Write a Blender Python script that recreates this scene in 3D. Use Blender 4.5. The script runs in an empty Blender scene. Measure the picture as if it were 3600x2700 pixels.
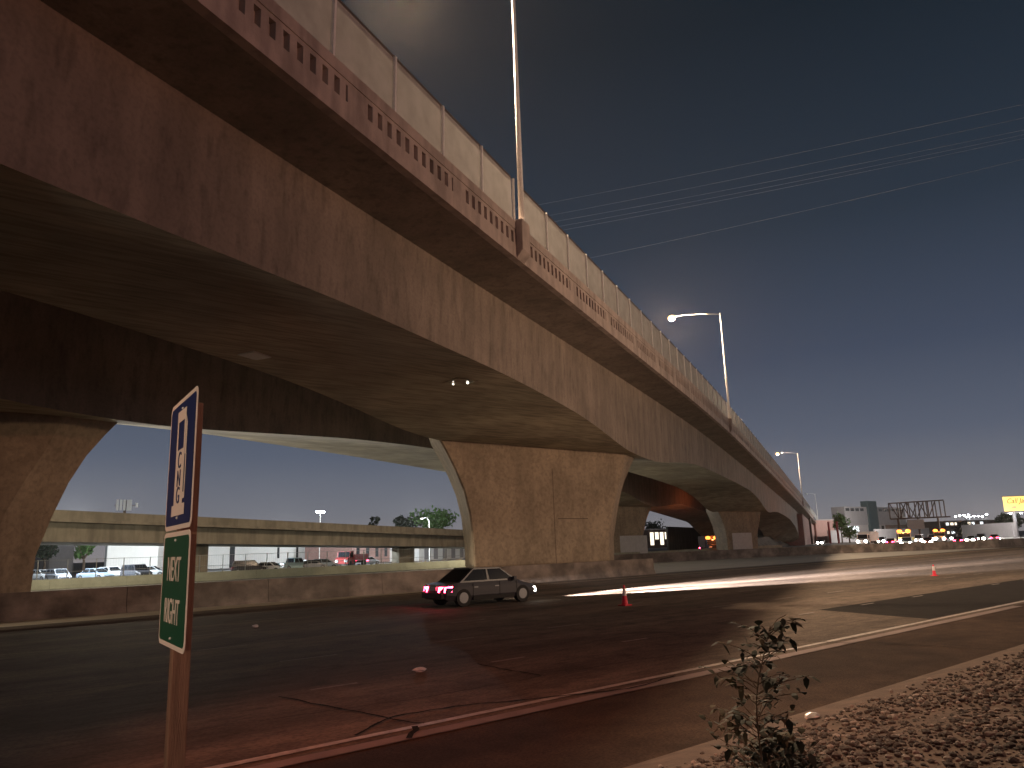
import bpy, bmesh, math, random
from mathutils import Vector, Matrix
random.seed(7)
R = math.radians
S = bpy.context.scene
COL = S.collection

# ------------------------------------------------------------------ camera
# world: X = along the freeway (to the right), Y = across it, Z = up, metres
F_PX, CX, CY, KPX = 2700.0, 1800.0, 1350.0, 3600 / 2212
CAM = Vector((0, 0, 2.16))
FWD = Vector((0.63518811, 0.7437409, 0.20829198))
RGT = Vector((0.76041941, -0.64943231, 0))
UPV = Vector((-0.13527154, -0.15838926, 0.97806669))
ER = (0.99942206, -0.03399345)
ED = (0.03399345, 0.99942206)
cam_d = bpy.data.cameras.new('camera')
cam_d.sensor_width = 36
cam_d.lens = 27
cam_d.clip_start = 0.05
cam_d.clip_end = 6000
cam = bpy.data.objects.new('camera', cam_d)
COL.objects.link(cam)
_r = RGT * ER[0] - UPV * ED[0]
_u = -(RGT * ER[1] - UPV * ED[1])
_m = Matrix((_r, _u, -FWD)).transposed().to_4x4()
_m.translation = CAM
cam.matrix_world = _m
S.camera = cam


def ray(x, y):
    dx, dy = x * KPX - CX, y * KPX - CY
    u = dx * ER[0] + dy * ER[1]
    v = dx * ED[0] + dy * ED[1]
    return FWD * F_PX + RGT * u - UPV * v


def G(x, y, z=0.0):            # photo point -> point on the level z
    r = ray(x, y)
    return CAM + r * ((z - CAM.z) / r.z)


def P(x, y, dep):              # photo point -> point at a surveyed distance
    r = ray(x, y)
    return CAM + r * (dep / F_PX)


# ------------------------------------------------------------------ world (night sky, city glow at the horizon)
W = bpy.data.worlds.new('World')
S.world = W
W.use_nodes = True
nt = W.node_tree
nt.nodes.clear()
o_ = nt.nodes.new('ShaderNodeOutputWorld')
bg = nt.nodes.new('ShaderNodeBackground')
tc = nt.nodes.new('ShaderNodeTexCoord')
sx = nt.nodes.new('ShaderNodeSeparateXYZ')
rp = nt.nodes.new('ShaderNodeValToRGB')
nt.links.new(tc.outputs['Generated'], sx.inputs[0])
nt.links.new(sx.outputs['Z'], rp.inputs[0])
nt.links.new(rp.outputs[0], bg.inputs[0])
nt.links.new(bg.outputs[0], o_.inputs[0])
bg.inputs[1].default_value = .90
cr = rp.color_ramp
stops = [(0.0, (.245, .228, .235)), (.05, (.168, .174, .204)), (.12, (.093, .111, .156)), (.22, (.050, .066, .105)),
         (.37, (.022, .034, .053)), (.58, (.0085, .0155, .0245)), (.85, (.006, .009, .013))]
cr.elements[0].position = 0
cr.elements[0].color = stops[0][1] + (1,)
cr.elements[1].position = stops[-1][0]
cr.elements[1].color = stops[-1][1] + (1,)
for p_, c_ in stops[1:-1]:
    cr.elements.new(p_).color = c_ + (1,)
S.view_settings.view_transform = 'Standard'
S.view_settings.look = 'None'
S.view_settings.exposure = .18
S.view_settings.gamma = 1
S.render.engine = 'CYCLES'
S.cycles.use_denoising = True
S.cycles.max_bounces = 6
S.cycles.sample_clamp_indirect = 4


def light(name, kind, loc, power, color, radius=.25, target=None, size=90, blend=.6):
    l = bpy.data.lights.new(name, kind)
    l.energy = power
    l.color = color
    l.shadow_soft_size = radius
    o = bpy.data.objects.new(name, l)
    COL.objects.link(o)
    o.location = loc
    if kind == 'SPOT':
        l.spot_size = R(size)
        l.spot_blend = blend
        o.rotation_euler = (Vector(target) - Vector(loc)).to_track_quat('-Z', 'Y').to_euler()
    return o


SODIUM = (1.0, .72, .48)
WHITE = (.86, .95, 1.0)
RED = (1.0, .16, .08)
# street lamps on the photographer's side of the freeway (outside the frame), then an added sign spot
light('roadside_lamp_and_fill', 'SPOT', (52, -20, 16.5), 34000, (1, .70, .45), .3, (36, 32, 9), 74, 1)
light('roadside_lamp_and_fill', 'SPOT', (112, -14, 16.5), 21000, (1, .76, .54), .3, (100, 62, 8), 95, 1)
light('roadside_lamp_and_fill', 'POINT', (22, -26, 16.5), 9000, (1, .43, .28), .3)
light('roadside_lamp_and_fill', 'SPOT', (-22, -2, 7), 9500, (1, .70, .47), .3, (1.3, 4.4, 2.6), 11, .8)  # added fill spot aimed at the sign, no lamp stands there
# red light of a stopped vehicle, set as an unseen spot above the shoulder
light('unseen_red_vehicle_spot', 'SPOT', (-3, 6, 9), 2300, (1, .30, .16), .3, (7.2, 8.2, 0), 54, 1)
# far roadway lamps, parking lot lamps and added fill lights
light('far_roadway_and_fill_light', 'POINT', (16, 64, 6.4), 4200, (1, .88, .66), .3)
light('far_roadway_and_fill_light', 'POINT', (60, 73, 6.4), 3400, (1, .88, .66), .3)
light('far_roadway_and_fill_light', 'POINT', (-12, 56, 5.5), 5000, (1, .86, .60), .3)  # added fill to lift the left soffit and pier
light('parking_lot_light', 'POINT', (20, 104, 8), 22000, WHITE, .3)
light('parking_lot_light', 'POINT', (52, 120, 5.2), 22000, WHITE, .3)
light('parking_lot_light', 'POINT', (84, 128, 9), 16000, WHITE, .3)
light('office_fill_light', 'POINT', (283, 122, 9), 26000, (1, .92, .84), .3)  # added fill brightening the office walls
light('office_fill_light', 'POINT', (278, 92, 7), 20000, (1, .92, .86), .3)  # added fill for the long grey wall


# ------------------------------------------------------------------ materials
def mat(name, col, rough=.8, var=.0, scale=3., bump=.0, bscale=None, metal=0., col2=None, stretch=None, coat=0., emit=None, estr=0.,
        trans=0., layers=None, spec=.5):
    m = bpy.data.materials.new(name)
    m.use_nodes = True
    N = m.node_tree.nodes
    L = m.node_tree.links
    b = N['Principled BSDF']
    b.inputs['Base Color'].default_value = (*col, 1)
    b.inputs['Roughness'].default_value = rough
    b.inputs['Metallic'].default_value = metal
    b.inputs['Specular IOR Level'].default_value = spec
    if coat:
        b.inputs['Coat Weight'].default_value = coat
    if emit:
        b.inputs['Emission Color'].default_value = (*emit, 1)
        b.inputs['Emission Strength'].default_value = estr
    if trans:
        b.inputs['Transmission Weight'].default_value = trans
    if var or bump or layers:
        t = N.new('ShaderNodeTexCoord')
        mp = N.new('ShaderNodeMapping')
        L.new(t.outputs['Object'], mp.inputs[0])
        if stretch:
            mp.inputs['Scale'].default_value = stretch
        n = N.new('ShaderNodeTexNoise')
        n.inputs['Scale'].default_value = scale
        n.inputs['Detail'].default_value = 8
        n.inputs['Roughness'].default_value = .65
        L.new(mp.outputs[0], n.inputs['Vector'])
        if var:
            r = N.new('ShaderNodeValToRGB')
            c2 = col2 or tuple(c * (1 - var) for c in col)
            r.color_ramp.elements[0].position = .34
            r.color_ramp.elements[0].color = (*c2, 1)
            r.color_ramp.elements[1].position = .66
            r.color_ramp.elements[1].color = (*[min(1, c * (1 + var * .5)) for c in col], 1)
            L.new(n.outputs['Fac'], r.inputs[0])
            out = r.outputs[0]
            for (sc, lo, amt, st) in (layers or []):
                mp2 = N.new('ShaderNodeMapping')
                L.new(t.outputs['Object'], mp2.inputs[0])
                mp2.inputs['Scale'].default_value = st
                n2 = N.new('ShaderNodeTexNoise')
                n2.inputs['Scale'].default_value = sc
                n2.inputs['Detail'].default_value = 6
                L.new(mp2.outputs[0], n2.inputs['Vector'])
                mr = N.new('ShaderNodeMapRange')
                mr.inputs['From Min'].default_value = lo
                mr.inputs['From Max'].default_value = lo + .18
                mr.inputs['To Min'].default_value = 1 - amt
                mr.inputs['To Max'].default_value = 1
                L.new(n2.outputs['Fac'], mr.inputs[0])
                mx = N.new('ShaderNodeMix')
                mx.data_type = 'RGBA'
                mx.blend_type = 'MULTIPLY'
                mx.inputs[0].default_value = 1
                L.new(out, mx.inputs[6])
                L.new(mr.outputs[0], mx.inputs[7])
                out = mx.outputs[2]
            L.new(out, b.inputs['Base Color'])
        if bump:
            nb = N.new('ShaderNodeTexNoise')
            nb.inputs['Scale'].default_value = bscale or scale * 8
            nb.inputs['Detail'].default_value = 6
            L.new(mp.outputs[0], nb.inputs['Vector'])
            bp = N.new('ShaderNodeBump')
            bp.inputs['Strength'].default_value = bump
            bp.inputs['Distance'].default_value = .02
            L.new(nb.outputs['Fac'], bp.inputs['Height'])
            L.new(bp.outputs[0], b.inputs['Normal'])
    return m


def glow(name, col, s):
    return mat(name, (.02, .02, .02), .5, emit=col, estr=s)


STREAK = [(1.1, .42, .20, (1, 1, .10)), (.35, .42, .16, (1, 1, 1)), (9, .36, .14, (1, 1, 1)), (3.2, .30, .30, (1, 1, .3))]
M = dict(
    girder=mat('girder concrete', (.315, .255, .205), .85, .12, .5, .25, 9, layers=STREAK),
    soffit=mat('soffit concrete', (.46, .40, .28), .9, .22, .6, .25, 8, stretch=(.35, 1.6, 1), layers=[(2.5, .38, .35, (.25, 2.2, 1)), (.25, .42, .25, (1, 1, 1))]),
    parapet=mat('parapet concrete', (.50, .41, .36), .85, .16, 1.3, .3, 12, layers=[(1.6, .38, .3, (1, 1, .25))]),
    pier=mat('pier concrete', (.37, .285, .20), .9, .16, 2.6, .4, 12, layers=[(1.1, .40, .16, (1, 1, .35)), (5, .36, .2, (1, 1, 1)), (.3, .42, .2, (1, 1, 1))]),
    paint_patch=mat('pale cover paint', (.52, .50, .49), .7, .12, 2.),
    barrier=mat('barrier concrete', (.26, .21, .18), .9, .35, 1.1, .3, 9, layers=[(1.2, .44, .5, (.4, 1, .6))]),
    wall=mat('wall concrete', (.33, .33, .25), .9, .2, .6, .2, 6),
    viaduct=mat('viaduct concrete', (.19, .172, .135), .9, .2, .5, .2, 6, layers=[(1.0, .38, .3, (1, 1, .2))]),
    asphalt=mat('shoulder asphalt', (.078, .050, .034), .92, .35, 1.2, .8, 60, spec=.12, layers=[(.5, .40, .35, (.35, 1, 1)), (28, .38, .35, (1, 1, 1))]),
    patch=mat('dark asphalt patch', (.024, .020, .017), .92, .3, 2., .6, 60, spec=.12),
    road=mat('lane pavement', (.225, .172, .130), .88, .28, 1.4, .6, 45, stretch=(.25, 1, 1), spec=.2, layers=[(.55, .42, .42, (.05, .75, 1)), (6, .35, .25, (.3, 1, 1)), (26, .38, .35, (.6, 1, 1)), (1.3, .30, .35, (1, 1, 1))]),
    lightwedge=mat('painted shoulder light', (.50, .43, .33), .85, .15, 1.5, .3, 30),
    edgecon=mat('gutter concrete', (.23, .175, .155), .85, .2, 2., .5, 40),
    line=mat('worn white paint', (.48, .43, .38), .6, .3, 6., .2, 40, col2=(.26, .22, .19)),
    dash=mat('faded lane paint', (.27, .225, .195), .7, .3, 4., .2, 40, col2=(.16, .13, .11)),
    yellow=mat('worn yellow paint', (.55, .42, .20), .6, .3, 5.),
    crack=mat('crack sealant', (.022, .018, .014), .95, .2, 5., spec=.05),
    dirt=mat('roadside dirt', (.12, .08, .056), .95, .35, 2.5, .8, 25),
    paleroad=mat('far lane concrete', (.42, .40, .36), .9, .15, .4, .3, 5),
    farground=mat('lot pavement', (.16, .155, .15), .9, .25, .3, .3, 5),
    stone=mat('gravel stone', (.25, .20, .165), .85, .45, 9., .3, 60),
    panel=None,
    galv=mat('galvanised steel', (.86, .85, .82), .45, .1, 8.),
    rail=mat('dark rail', (.07, .045, .035), .6),
    lampgrey=mat('lamp housing', (.40, .40, .40), .5, metal=.4),
    wood=mat('sign post timber', (.20, .11, .075), .85, .35, 5., .5, 40, stretch=(6, 6, .5)),
    signblue=mat('blue sign sheeting', (.012, .022, .11), .42),
    signgreen=mat('green sign sheeting', (.008, .075, .035), .42),
    signwhite=mat('white sign sheeting', (.80, .70, .64), .42),
    alu=mat('sign back', (.30, .30, .30), .5, metal=.6),
    cone=mat('cone plastic', (.80, .03, .06), .5),
    conewhite=mat('cone collar', (.80, .72, .66), .35),
    rubber=mat('black rubber', (.02, .02, .02), .8),
    rim=mat('wheel metal', (.35, .35, .36), .35, metal=.8),
    glass=mat('dark car glass', (.015, .018, .022), .08, spec=.6),
    tail=glow('tail lamp lit', (1, .04, .10), 40),
    taildim=mat('tail lamp', (.25, .01, .01), .2),
    head=glow('headlamp lit', (1, .93, .80), 45),
    headdim=mat('headlamp', (.6, .62, .65), .12),
    amber=glow('amber beacon', (1, .25, .035), 4.2),
    whitelamp=glow('white lamp', (.88, .94, 1), 60),
    hps=glow('street lamp lens', (1, .56, .20), 5),
    bark=mat('bark', (.10, .07, .05), .9, .3, 6.),
    leafdark=mat('dark foliage', (.035, .05, .03), .8, .4, 1.2),
    leafgreen=mat('green foliage', (.07, .15, .035), .75, .4, 1.2),
    weed=mat('weed leaf', (.032, .036, .018), .75, .4, 20.),
    weeddry=mat('dry weed leaf', (.085, .065, .028), .8, .4, 20.),
    stem=mat('weed stem', (.13, .09, .055), .8),
    foil=mat('crumpled foil', (.75, .68, .6), .25, metal=.6),
    paper=mat('litter paper', (.75, .72, .7), .7),
    wire=mat('cable', (.26, .27, .30), .7),
    steel=mat('weathered steel', (.10, .065, .05), .8, .3, 2.),
    bldgrey=mat('grey cladding', (.27, .26, .27), .8, .1, .6),
    bldlight=mat('pale stucco', (.38, .35, .35), .85, .1, .6),
    bldteal=mat('dark teal cladding', (.045, .075, .085), .6, .1, .5),
    bldbrown=mat('brown stucco', (.13, .09, .075), .9, .2, .6),
    whiteclad=mat('white metal siding', (.72, .72, .70), .6, .06, .4),
    brick=mat('pink brick', (.42, .26, .23), .9, .2, 2.),
    winlit=glow('lit window', (1, .86, .66), 1.6),
    wincool=glow('lit office window', (.90, .97, 1), 1.8),
    windark=mat('dark window', (.03, .035, .04), .15),
    boardface=mat('lit billboard paper', (.75, .55, .12), .6, emit=(1, .72, .20), estr=.62),
    boardtext=mat('billboard lettering', (.10, .025, .005), .8, spec=.1),
    chain=mat('fence steel', (.30, .31, .30), .6, metal=.3),
    drygrass=mat('dry grass', (.24, .17, .09), .9, .3, 6.),
    redpole=mat('red post paint', (.22, .02, .02), .6),
    redpaint=mat('red truck paint', (.30, .03, .03), .4, coat=.4),
)
PAINT = {k: mat(k + ' car paint', c, .38, metal=.15, coat=.5) for k, c in dict(
    black=(.02, .02, .024), white=(.72, .74, .75), silver=(.42, .44, .46), grey=(.17, .18, .2), blue=(.22, .28, .35),
    teal=(.28, .40, .42), red=(.30, .03, .03), charcoal=(.06, .06, .07)).items()}

# translucent fence cloth
m = bpy.data.materials.new('screen mesh cloth')
m.use_nodes = True
N, L = m.node_tree.nodes, m.node_tree.links
b = N['Principled BSDF']
b.inputs['Base Color'].default_value = (.42, .415, .40, 1)
b.inputs['Roughness'].default_value = .8
tr = N.new('ShaderNodeBsdfTranslucent')
tr.inputs[0].default_value = (.36, .36, .345, 1)
mx = N.new('ShaderNodeMixShader')
n_ = N.new('ShaderNodeTexNoise')
n_.inputs['Scale'].default_value = 1.4
n_.inputs['Detail'].default_value = 7
t_ = N.new('ShaderNodeTexCoord')
L.new(t_.outputs['Object'], n_.inputs['Vector'])
r_ = N.new('ShaderNodeValToRGB')
r_.color_ramp.elements[0].position = .3
r_.color_ramp.elements[0].color = (.30, .295, .28, 1)
r_.color_ramp.elements[1].position = .65
r_.color_ramp.elements[1].color = (.43, .425, .41, 1)
L.new(n_.outputs['Fac'], r_.inputs[0])
L.new(r_.outputs[0], b.inputs['Base Color'])
mx.inputs[0].default_value = .11
L.new(b.outputs[0], mx.inputs[1])
L.new(tr.outputs[0], mx.inputs[2])
L.new(mx.outputs[0], N['Material Output'].inputs[0])
M['panel'] = m


# ------------------------------------------------------------------ mesh helpers
def wloc(o):
    v = Vector((0, 0, 0))
    while o:
        v += o.location
        o = o.parent
    return v


class MB:
    def __init__(s):
        s.v, s.f = [], []

    def face(s, *pts):
        i = len(s.v)
        s.v += [Vector(p) for p in pts]
        s.f.append(tuple(range(i, i + len(pts))))

    def hexa(s, p):            # 8 points: bottom ring 0-3, top ring 4-7
        i = len(s.v)
        s.v += [Vector(q) for q in p]
        for f in ((3, 2, 1, 0), (4, 5, 6, 7), (0, 1, 5, 4), (1, 2, 6, 5), (2, 3, 7, 6), (3, 0, 4, 7)):
            s.f.append(tuple(i + k for k in f))

    def box(s, x0, x1, y0, y1, z0, z1):
        s.hexa([(x0, y0, z0), (x1, y0, z0), (x1, y1, z0), (x0, y1, z0), (x0, y0, z1), (x1, y0, z1), (x1, y1, z1), (x0, y1, z1)])

    def bar(s, a, b, w, h=None, up=(0, 0, 1)):
        a, b = Vector(a), Vector(b)
        h = h or w
        d = (b - a).normalized()
        u = Vector(up)
        if abs(d.dot(u)) > .98:
            u = Vector((1, 0, 0))
        x = d.cross(u).normalized() * w / 2
        y = x.cross(d).normalized() * h / 2
        s.hexa([a - x - y, a + x - y, a + x + y, a - x + y, b - x - y, b + x - y, b + x + y, b - x + y])

    def tube(s, pts, rads, n=10, caps=True):
        pts = [Vector(p) for p in pts]
        if not hasattr(rads, '__len__'):
            rads = [rads] * len(pts)
        base = len(s.v)
        for k, p in enumerate(pts):
            d = (pts[min(k + 1, len(pts) - 1)] - pts[max(k - 1, 0)]).normalized()
            u = Vector((0, 0, 1)) if abs(d.z) < .95 else Vector((1, 0, 0))
            x = d.cross(u).normalized()
            y = x.cross(d)
            for j in range(n):
                a = 2 * math.pi * j / n
                s.v.append(p + (x * math.cos(a) + y * math.sin(a)) * rads[k])
        for k in range(len(pts) - 1):
            for j in range(n):
                a, b2 = base + k * n + j, base + k * n + (j + 1) % n
                s.f.append((a, b2, b2 + n, a + n))
        if caps:
            s.f.append(tuple(base + j for j in range(n))[::-1])
            s.f.append(tuple(base + (len(pts) - 1) * n + j for j in range(n)))

    def ball(s, c, r, n=8, sq=(1, 1, 1), jit=0):
        c = Vector(c)
        bm = bmesh.new()
        bmesh.ops.create_icosphere(bm, subdivisions=1 if n < 10 else 2, radius=1)
        i = len(s.v)
        for v in bm.verts:
            q = v.co * r * (1 + random.uniform(-jit, jit))
            s.v.append(c + Vector((q.x * sq[0], q.y * sq[1], q.z * sq[2])))
        for f in bm.faces:
            s.f.append(tuple(i + v.index for v in f.verts))
        bm.free()

    def prism(s, poly, y0, y1):          # polygon of (x, z), pushed along y
        i, n = len(s.v), len(poly)
        s.v += [Vector((x, y0, z)) for x, z in poly] + [Vector((x, y1, z)) for x, z in poly]
        s.f.append(tuple(range(i, i + n)))
        s.f.append(tuple(range(i + n, i + 2 * n))[::-1])
        for k in range(n):
            s.f.append((i + k, i + n + k, i + n + (k + 1) % n, i + (k + 1) % n))

    def build(s, name, mt, parent=None, smooth=False, world=True, bevel=0):
        off = wloc(parent) if (parent and world) else Vector((0, 0, 0))
        me = bpy.data.meshes.new(name)
        me.from_pydata([v - off for v in s.v], [], s.f)
        bm = bmesh.new()
        bm.from_mesh(me)
        if smooth or bevel:
            bmesh.ops.remove_doubles(bm, verts=bm.verts, dist=1e-5)
        bmesh.ops.recalc_face_normals(bm, faces=bm.faces)
        bm.to_mesh(me)
        bm.free()
        me.materials.append(mt)
        if smooth:
            for p in me.polygons:
                p.use_smooth = True
        o = bpy.data.objects.new(name, me)
        COL.objects.link(o)
        o.parent = parent
        if bevel:
            md = o.modifiers.new('bevel', 'BEVEL')
            md.width = bevel
            md.segments = 2
            md.limit_method = 'ANGLE'
        return o


def tag(o, label=None, cat=None, group=None, kind=None):
    if label:
        o['label'] = label
    if cat:
        o['category'] = cat
    if group:
        o['group'] = group
    if kind:
        o['kind'] = kind
    return o


def thing(name, loc, label, cat, group=None, rz=0):
    o = bpy.data.objects.new(name, None)
    COL.objects.link(o)
    o.location = loc
    o.rotation_euler = (0, 0, rz)
    return tag(o, label, cat, group)


def text(name, body, mt, parent, mw, size, shear=0, align='CENTER', depth=.0015, sx=1.0):
    c = bpy.data.curves.new(name, 'FONT')
    c.body = body
    c.size = size
    c.shear = shear
    c.align_x = align
    c.extrude = depth
    t = bpy.data.objects.new(name + '_tmp', c)
    COL.objects.link(t)
    dg = bpy.context.evaluated_depsgraph_get()
    me = bpy.data.meshes.new_from_object(t.evaluated_get(dg))
    bpy.data.objects.remove(t)
    me.transform(Matrix.Diagonal((sx, 1, 1, 1)))
    me.transform(mw)
    if parent:
        me.transform(Matrix.Translation(-wloc(parent)))
    me.materials.clear()
    me.materials.append(mt)
    o = bpy.data.objects.new(name, me)
    COL.objects.link(o)
    o.parent = parent
    return o


def interp(tab, x):
    if x <= tab[0][0]:
        return tab[0][1]
    for (a, fa), (b2, fb) in zip(tab, tab[1:]):
        if x <= b2:
            return fa + (fb - fa) * (x - a) / (b2 - a)
    return tab[-1][1]


def smoothtab(tab, w):
    return lambda x: sum(interp(tab, x + k * w) * c for k, c in ((-2, 1), (-1, 2), (0, 3), (1, 2), (2, 1))) / 9


# ------------------------------------------------------------------ ground and roads
def sheet(name, pts, z, mt, kind='structure'):
    b = MB()
    b.face(*[(x, y, z) for x, y in pts])
    return tag(b.build(name, mt), kind=kind)


def rect(name, x0, x1, y0, y1, z, mt):
    return sheet(name, [(x0, y0), (x1, y0), (x1, y1), (x0, y1)], z, mt)


rect('ground', -3000, 4500, -3000, 4500, -.02, M['farground'])
rect('freeway', -200, 900, 8.45, 36.2, .008, M['road'])
rect('road_shoulder', -200, 900, 5.6, 8.2, .004, M['asphalt'])
rect('gutter_strip', -60, 26.2, 8.2, 8.447, .012, M['edgecon'])
rect('far_roadway', -200, 900, 37, 75.6, .006, M['paleroad'])

# gravel bank
b = MB()
xs = [-30 + i * .5 for i in range(161)] + [60, 80, 120, 200]
ys = [5.62, 5.3, 4.8, 4.2, 3.4, 2.6, 1.6, .4, -1.5, -5, -12, -30]


def bank(x, y):
    return interp([(-30, 1.4), (-5, .75), (1, .52), (3.4, .30), (5.3, .07), (5.62, .0)], y) + .02 * math.sin(x * 1.7 + y * 2.3) * max(0, min(1, 5.1 - y))


for i in range(len(xs) - 1):
    for j in range(len(ys) - 1):
        q = [(xs[i], ys[j + 1]), (xs[i + 1], ys[j + 1]), (xs[i + 1], ys[j]), (xs[i], ys[j])]
        b.face(*[(x, y, bank(x, y)) for x, y in q])
tag(b.build('embankment', M['dirt'], smooth=True), kind='structure')
b = MB()
proto = []
for k in range(7):
    bm = bmesh.new()
    bmesh.ops.create_icosphere(bm, subdivisions=1, radius=1)
    proto.append(([v.co * random.uniform(.72, 1.15) for v in bm.verts], [tuple(v.index for v in f.verts) for f in bm.faces]))
    bm.free()
cnt = 0
while cnt < 42000:
    x = 1.5 + 31 * random.random() ** 2.1
    y = random.uniform(-1.6, 5.25)
    if y > 4.6 and random.random() < (y - 4.6) * 1.7:
        continue
    if x < 3.2 and y < 2.2:
        continue
    cnt += 1
    r = random.choice((.014, .017, .02, .025, .032, .042)) * random.uniform(.7, 1.1)
    vs, fs = random.choice(proto)
    a = random.uniform(0, 6.3)
    ca, sa = math.cos(a), math.sin(a)
    sqz = random.uniform(.5, .85)
    el = random.uniform(.8, 1.35)
    z = bank(x, y) + r * .3
    i = len(b.v)
    b.v += [Vector((x + r * (v.x * el * ca - v.y * sa), y + r * (v.x * el * sa + v.y * ca), z + r * v.z * sqz)) for v in vs]
    b.f += [tuple(i + q for q in f) for f in fs]
o = b.build('gravel', M['stone'])
tag(o, 'loose brown gravel covering the roadside bank', 'gravel', kind='stuff')
# per-stone tone
nt = M['stone'].node_tree
gi = nt.nodes.new('ShaderNodeNewGeometry')
rr = nt.nodes.new('ShaderNodeValToRGB')
rr.color_ramp.elements[0].color = (.035, .026, .022, 1)
rr.color_ramp.elements[1].color = (.33, .27, .225, 1)
rr.color_ramp.elements.new(.62).color = (.085, .066, .052, 1)
nt.links.new(gi.outputs['Random Per Island'], rr.inputs[0])
nt.links.new(rr.outputs[0], nt.nodes['Principled BSDF'].inputs['Base Color'])

# markings (each laid a few mm above the road)
mk = MB()
for x0 in [-60 + 4 * i for i in range(120)]:
    w = .055 + .02 * random.random()
    mk.face((x0, 8.70 - w, .016), (x0 + 4, 8.70 - w, .016), (x0 + 4, 8.70 + w, .016), (x0, 8.70 + w, .016))
tag(mk.build('edge_line', M['line']), kind='structure')
mk = MB()
for yy, st in ((12.25, 0), (15.95, 2.2), (19.6, 1.1), (23.25, 3), (26.9, 1.4)):
    for k in range(-12, 60):
        x0 = 5.95 + 3.75 * k + st * .5
        if k % 4 == 3:
            continue
        ln = .85 if yy < 13 else 1.3
        mk.face((x0, yy - .05, .016), (x0 + ln, yy - .05, .016), (x0 + ln, yy + .05, .016), (x0, yy + .05, .016))
tag(mk.build('lane_markings', M['dash']), kind='structure')
mk = MB()
mk.face((-80, 34.1, .016), (300, 34.1, .016), (300, 34.26, .016), (-80, 34.26, .016))
tag(mk.build('median_line', M['yellow']), kind='structure')
# asphalt patch with its slanted ends
sheet('shoulder_light_wedge', [(-70, 33.0), (8, 33.3), (16, 34.5), (27, 35.7), (27, 36.15), (-70, 36.15)], .013, M['lightwedge'])  # headlight-lit wedge of the inner shoulder, painted as paler concrete
a_, c_, d_, e_, f_ = G(1850, 1311), G(2020, 1286), G(2330, 1240), G(2330, 1277), G(2030, 1330)
sheet('asphalt_patch', [(22.6, 12.55), (120, 12.2), (120, 8.86), (21.4, 8.86)], .012, M['patch'])
rect('shoulder_overlay', 26.2, 300, 8.2, 8.447, .011, M['asphalt'])
# sealed cracks and joints
mk = MB()


def crack(pix, w):
    pts = [G(*p) for p in pix]
    fine = []
    for a, b2 in zip(pts, pts[1:]):
        n = max(2, int((b2 - a).length / .18))
        for k in range(n):
            fine.append(a + (b2 - a) * (k / n))
    fine.append(pts[-1])
    js = [Vector((random.uniform(-.03, .03), random.uniform(-.03, .03), 0)) for _ in fine]
    fine = [p + j for p, j in zip(fine, js)]
    for i, (a, b2) in enumerate(zip(fine, fine[1:])):
        d = (b2 - a).normalized()
        q = Vector((-d.y, d.x, 0)) * w * .7 * random.uniform(.35, .65)
        mk.face(*[(p.x, p.y, .020) for p in (a - q, b2 - q, b2 + q, a + q)])


for pix, w in [(([(765, 1592), (820, 1563), (850, 1550), (1010, 1525), (1130, 1515), (1360, 1490), (1460, 1462)]), .06),
               ([(600, 1507), (740, 1535), (830, 1552), (915, 1567)], .06), ([(885, 1598), (897, 1572)], .10),
               ([(1030, 1436), (1090, 1448), (1170, 1462)], .05), ([(0, 1508), (120, 1497), (300, 1475)], .035),
               ([(340, 1420), (470, 1400), (640, 1368)], .03), ([(1330, 1365), (1500, 1340), (1700, 1322)], .03),
               ([(1380, 1366), (1540, 1372), (1700, 1384), (1850, 1392)], .05), ([(1240, 1350), (1440, 1328), (1560, 1318)], .03),
               ([(1850, 1310), (2040, 1331)], .05), ([(560, 1560), (900, 1512), (1300, 1440), (1560, 1400)], .022),
               ([(1870, 1388), (2080, 1402), (2212, 1408)], .05)]:
    crack(pix, w)
tag(mk.build('road_cracks', M['crack']), kind='structure')

# ------------------------------------------------------------------ the overpasses
TH = R(26.53)
DV = Vector((math.cos(TH), math.sin(TH), 0))
NV = Vector((-math.sin(TH), math.cos(TH), 0))
D0 = 11.07


def sp(s, perp, z, off=0.0):
    v = NV * (D0 + perp + off) + DV * s
    return Vector((v.x, v.y, z))


zt = smoothtab([(-80, 14.3), (-20, 14.75), (14.8, 15.0), (30, 15.2), (50, 15.42), (65, 15.58), (80, 15.62), (94, 15.45), (113, 15.05), (153, 14.15),
                (230, 12.05), (293, 9.8), (360, 7.4), (430, 5.0), (500, 4)], 5)
zs_ = smoothtab([(-120, 9.3), (-40, 9.3), (8, 9.45), (20, 9.9), (32, 10.0), (42, 9.72), (47, 9.3), (52.5, 8.6), (61, 8.5), (66, 8.85), (73, 9.5), (81, 9.95),
                 (90, 10.02), (112, 10.0), (128, 9.8), (139, 9.1), (149, 7.7), (153, 7.2), (159, 7.15), (165, 7.5), (178, 7.8), (200, 7.4), (214, 6.9), (230, 5.5),
                 (242, 3.3), (246, 1.0)], 1.5)
zs2_ = smoothtab([(-120, 9.4), (-20, 9.7), (4, 9.4), (12, 8.9), (20, 8.25), (27, 8.3), (33, 8.8), (42, 9.5), (52, 9.95), (70, 10.05), (100, 9.9), (112, 9.3), (120, 8.2),
                  (130, 8.0), (138, 8.6), (150, 9.3), (175, 8.6), (215, 7), (246, 1)], 1.5)
S_END = 262
SV = [-70 + 2.0 * i for i in range(int((S_END + 70) / 2) + 1)]


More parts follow.
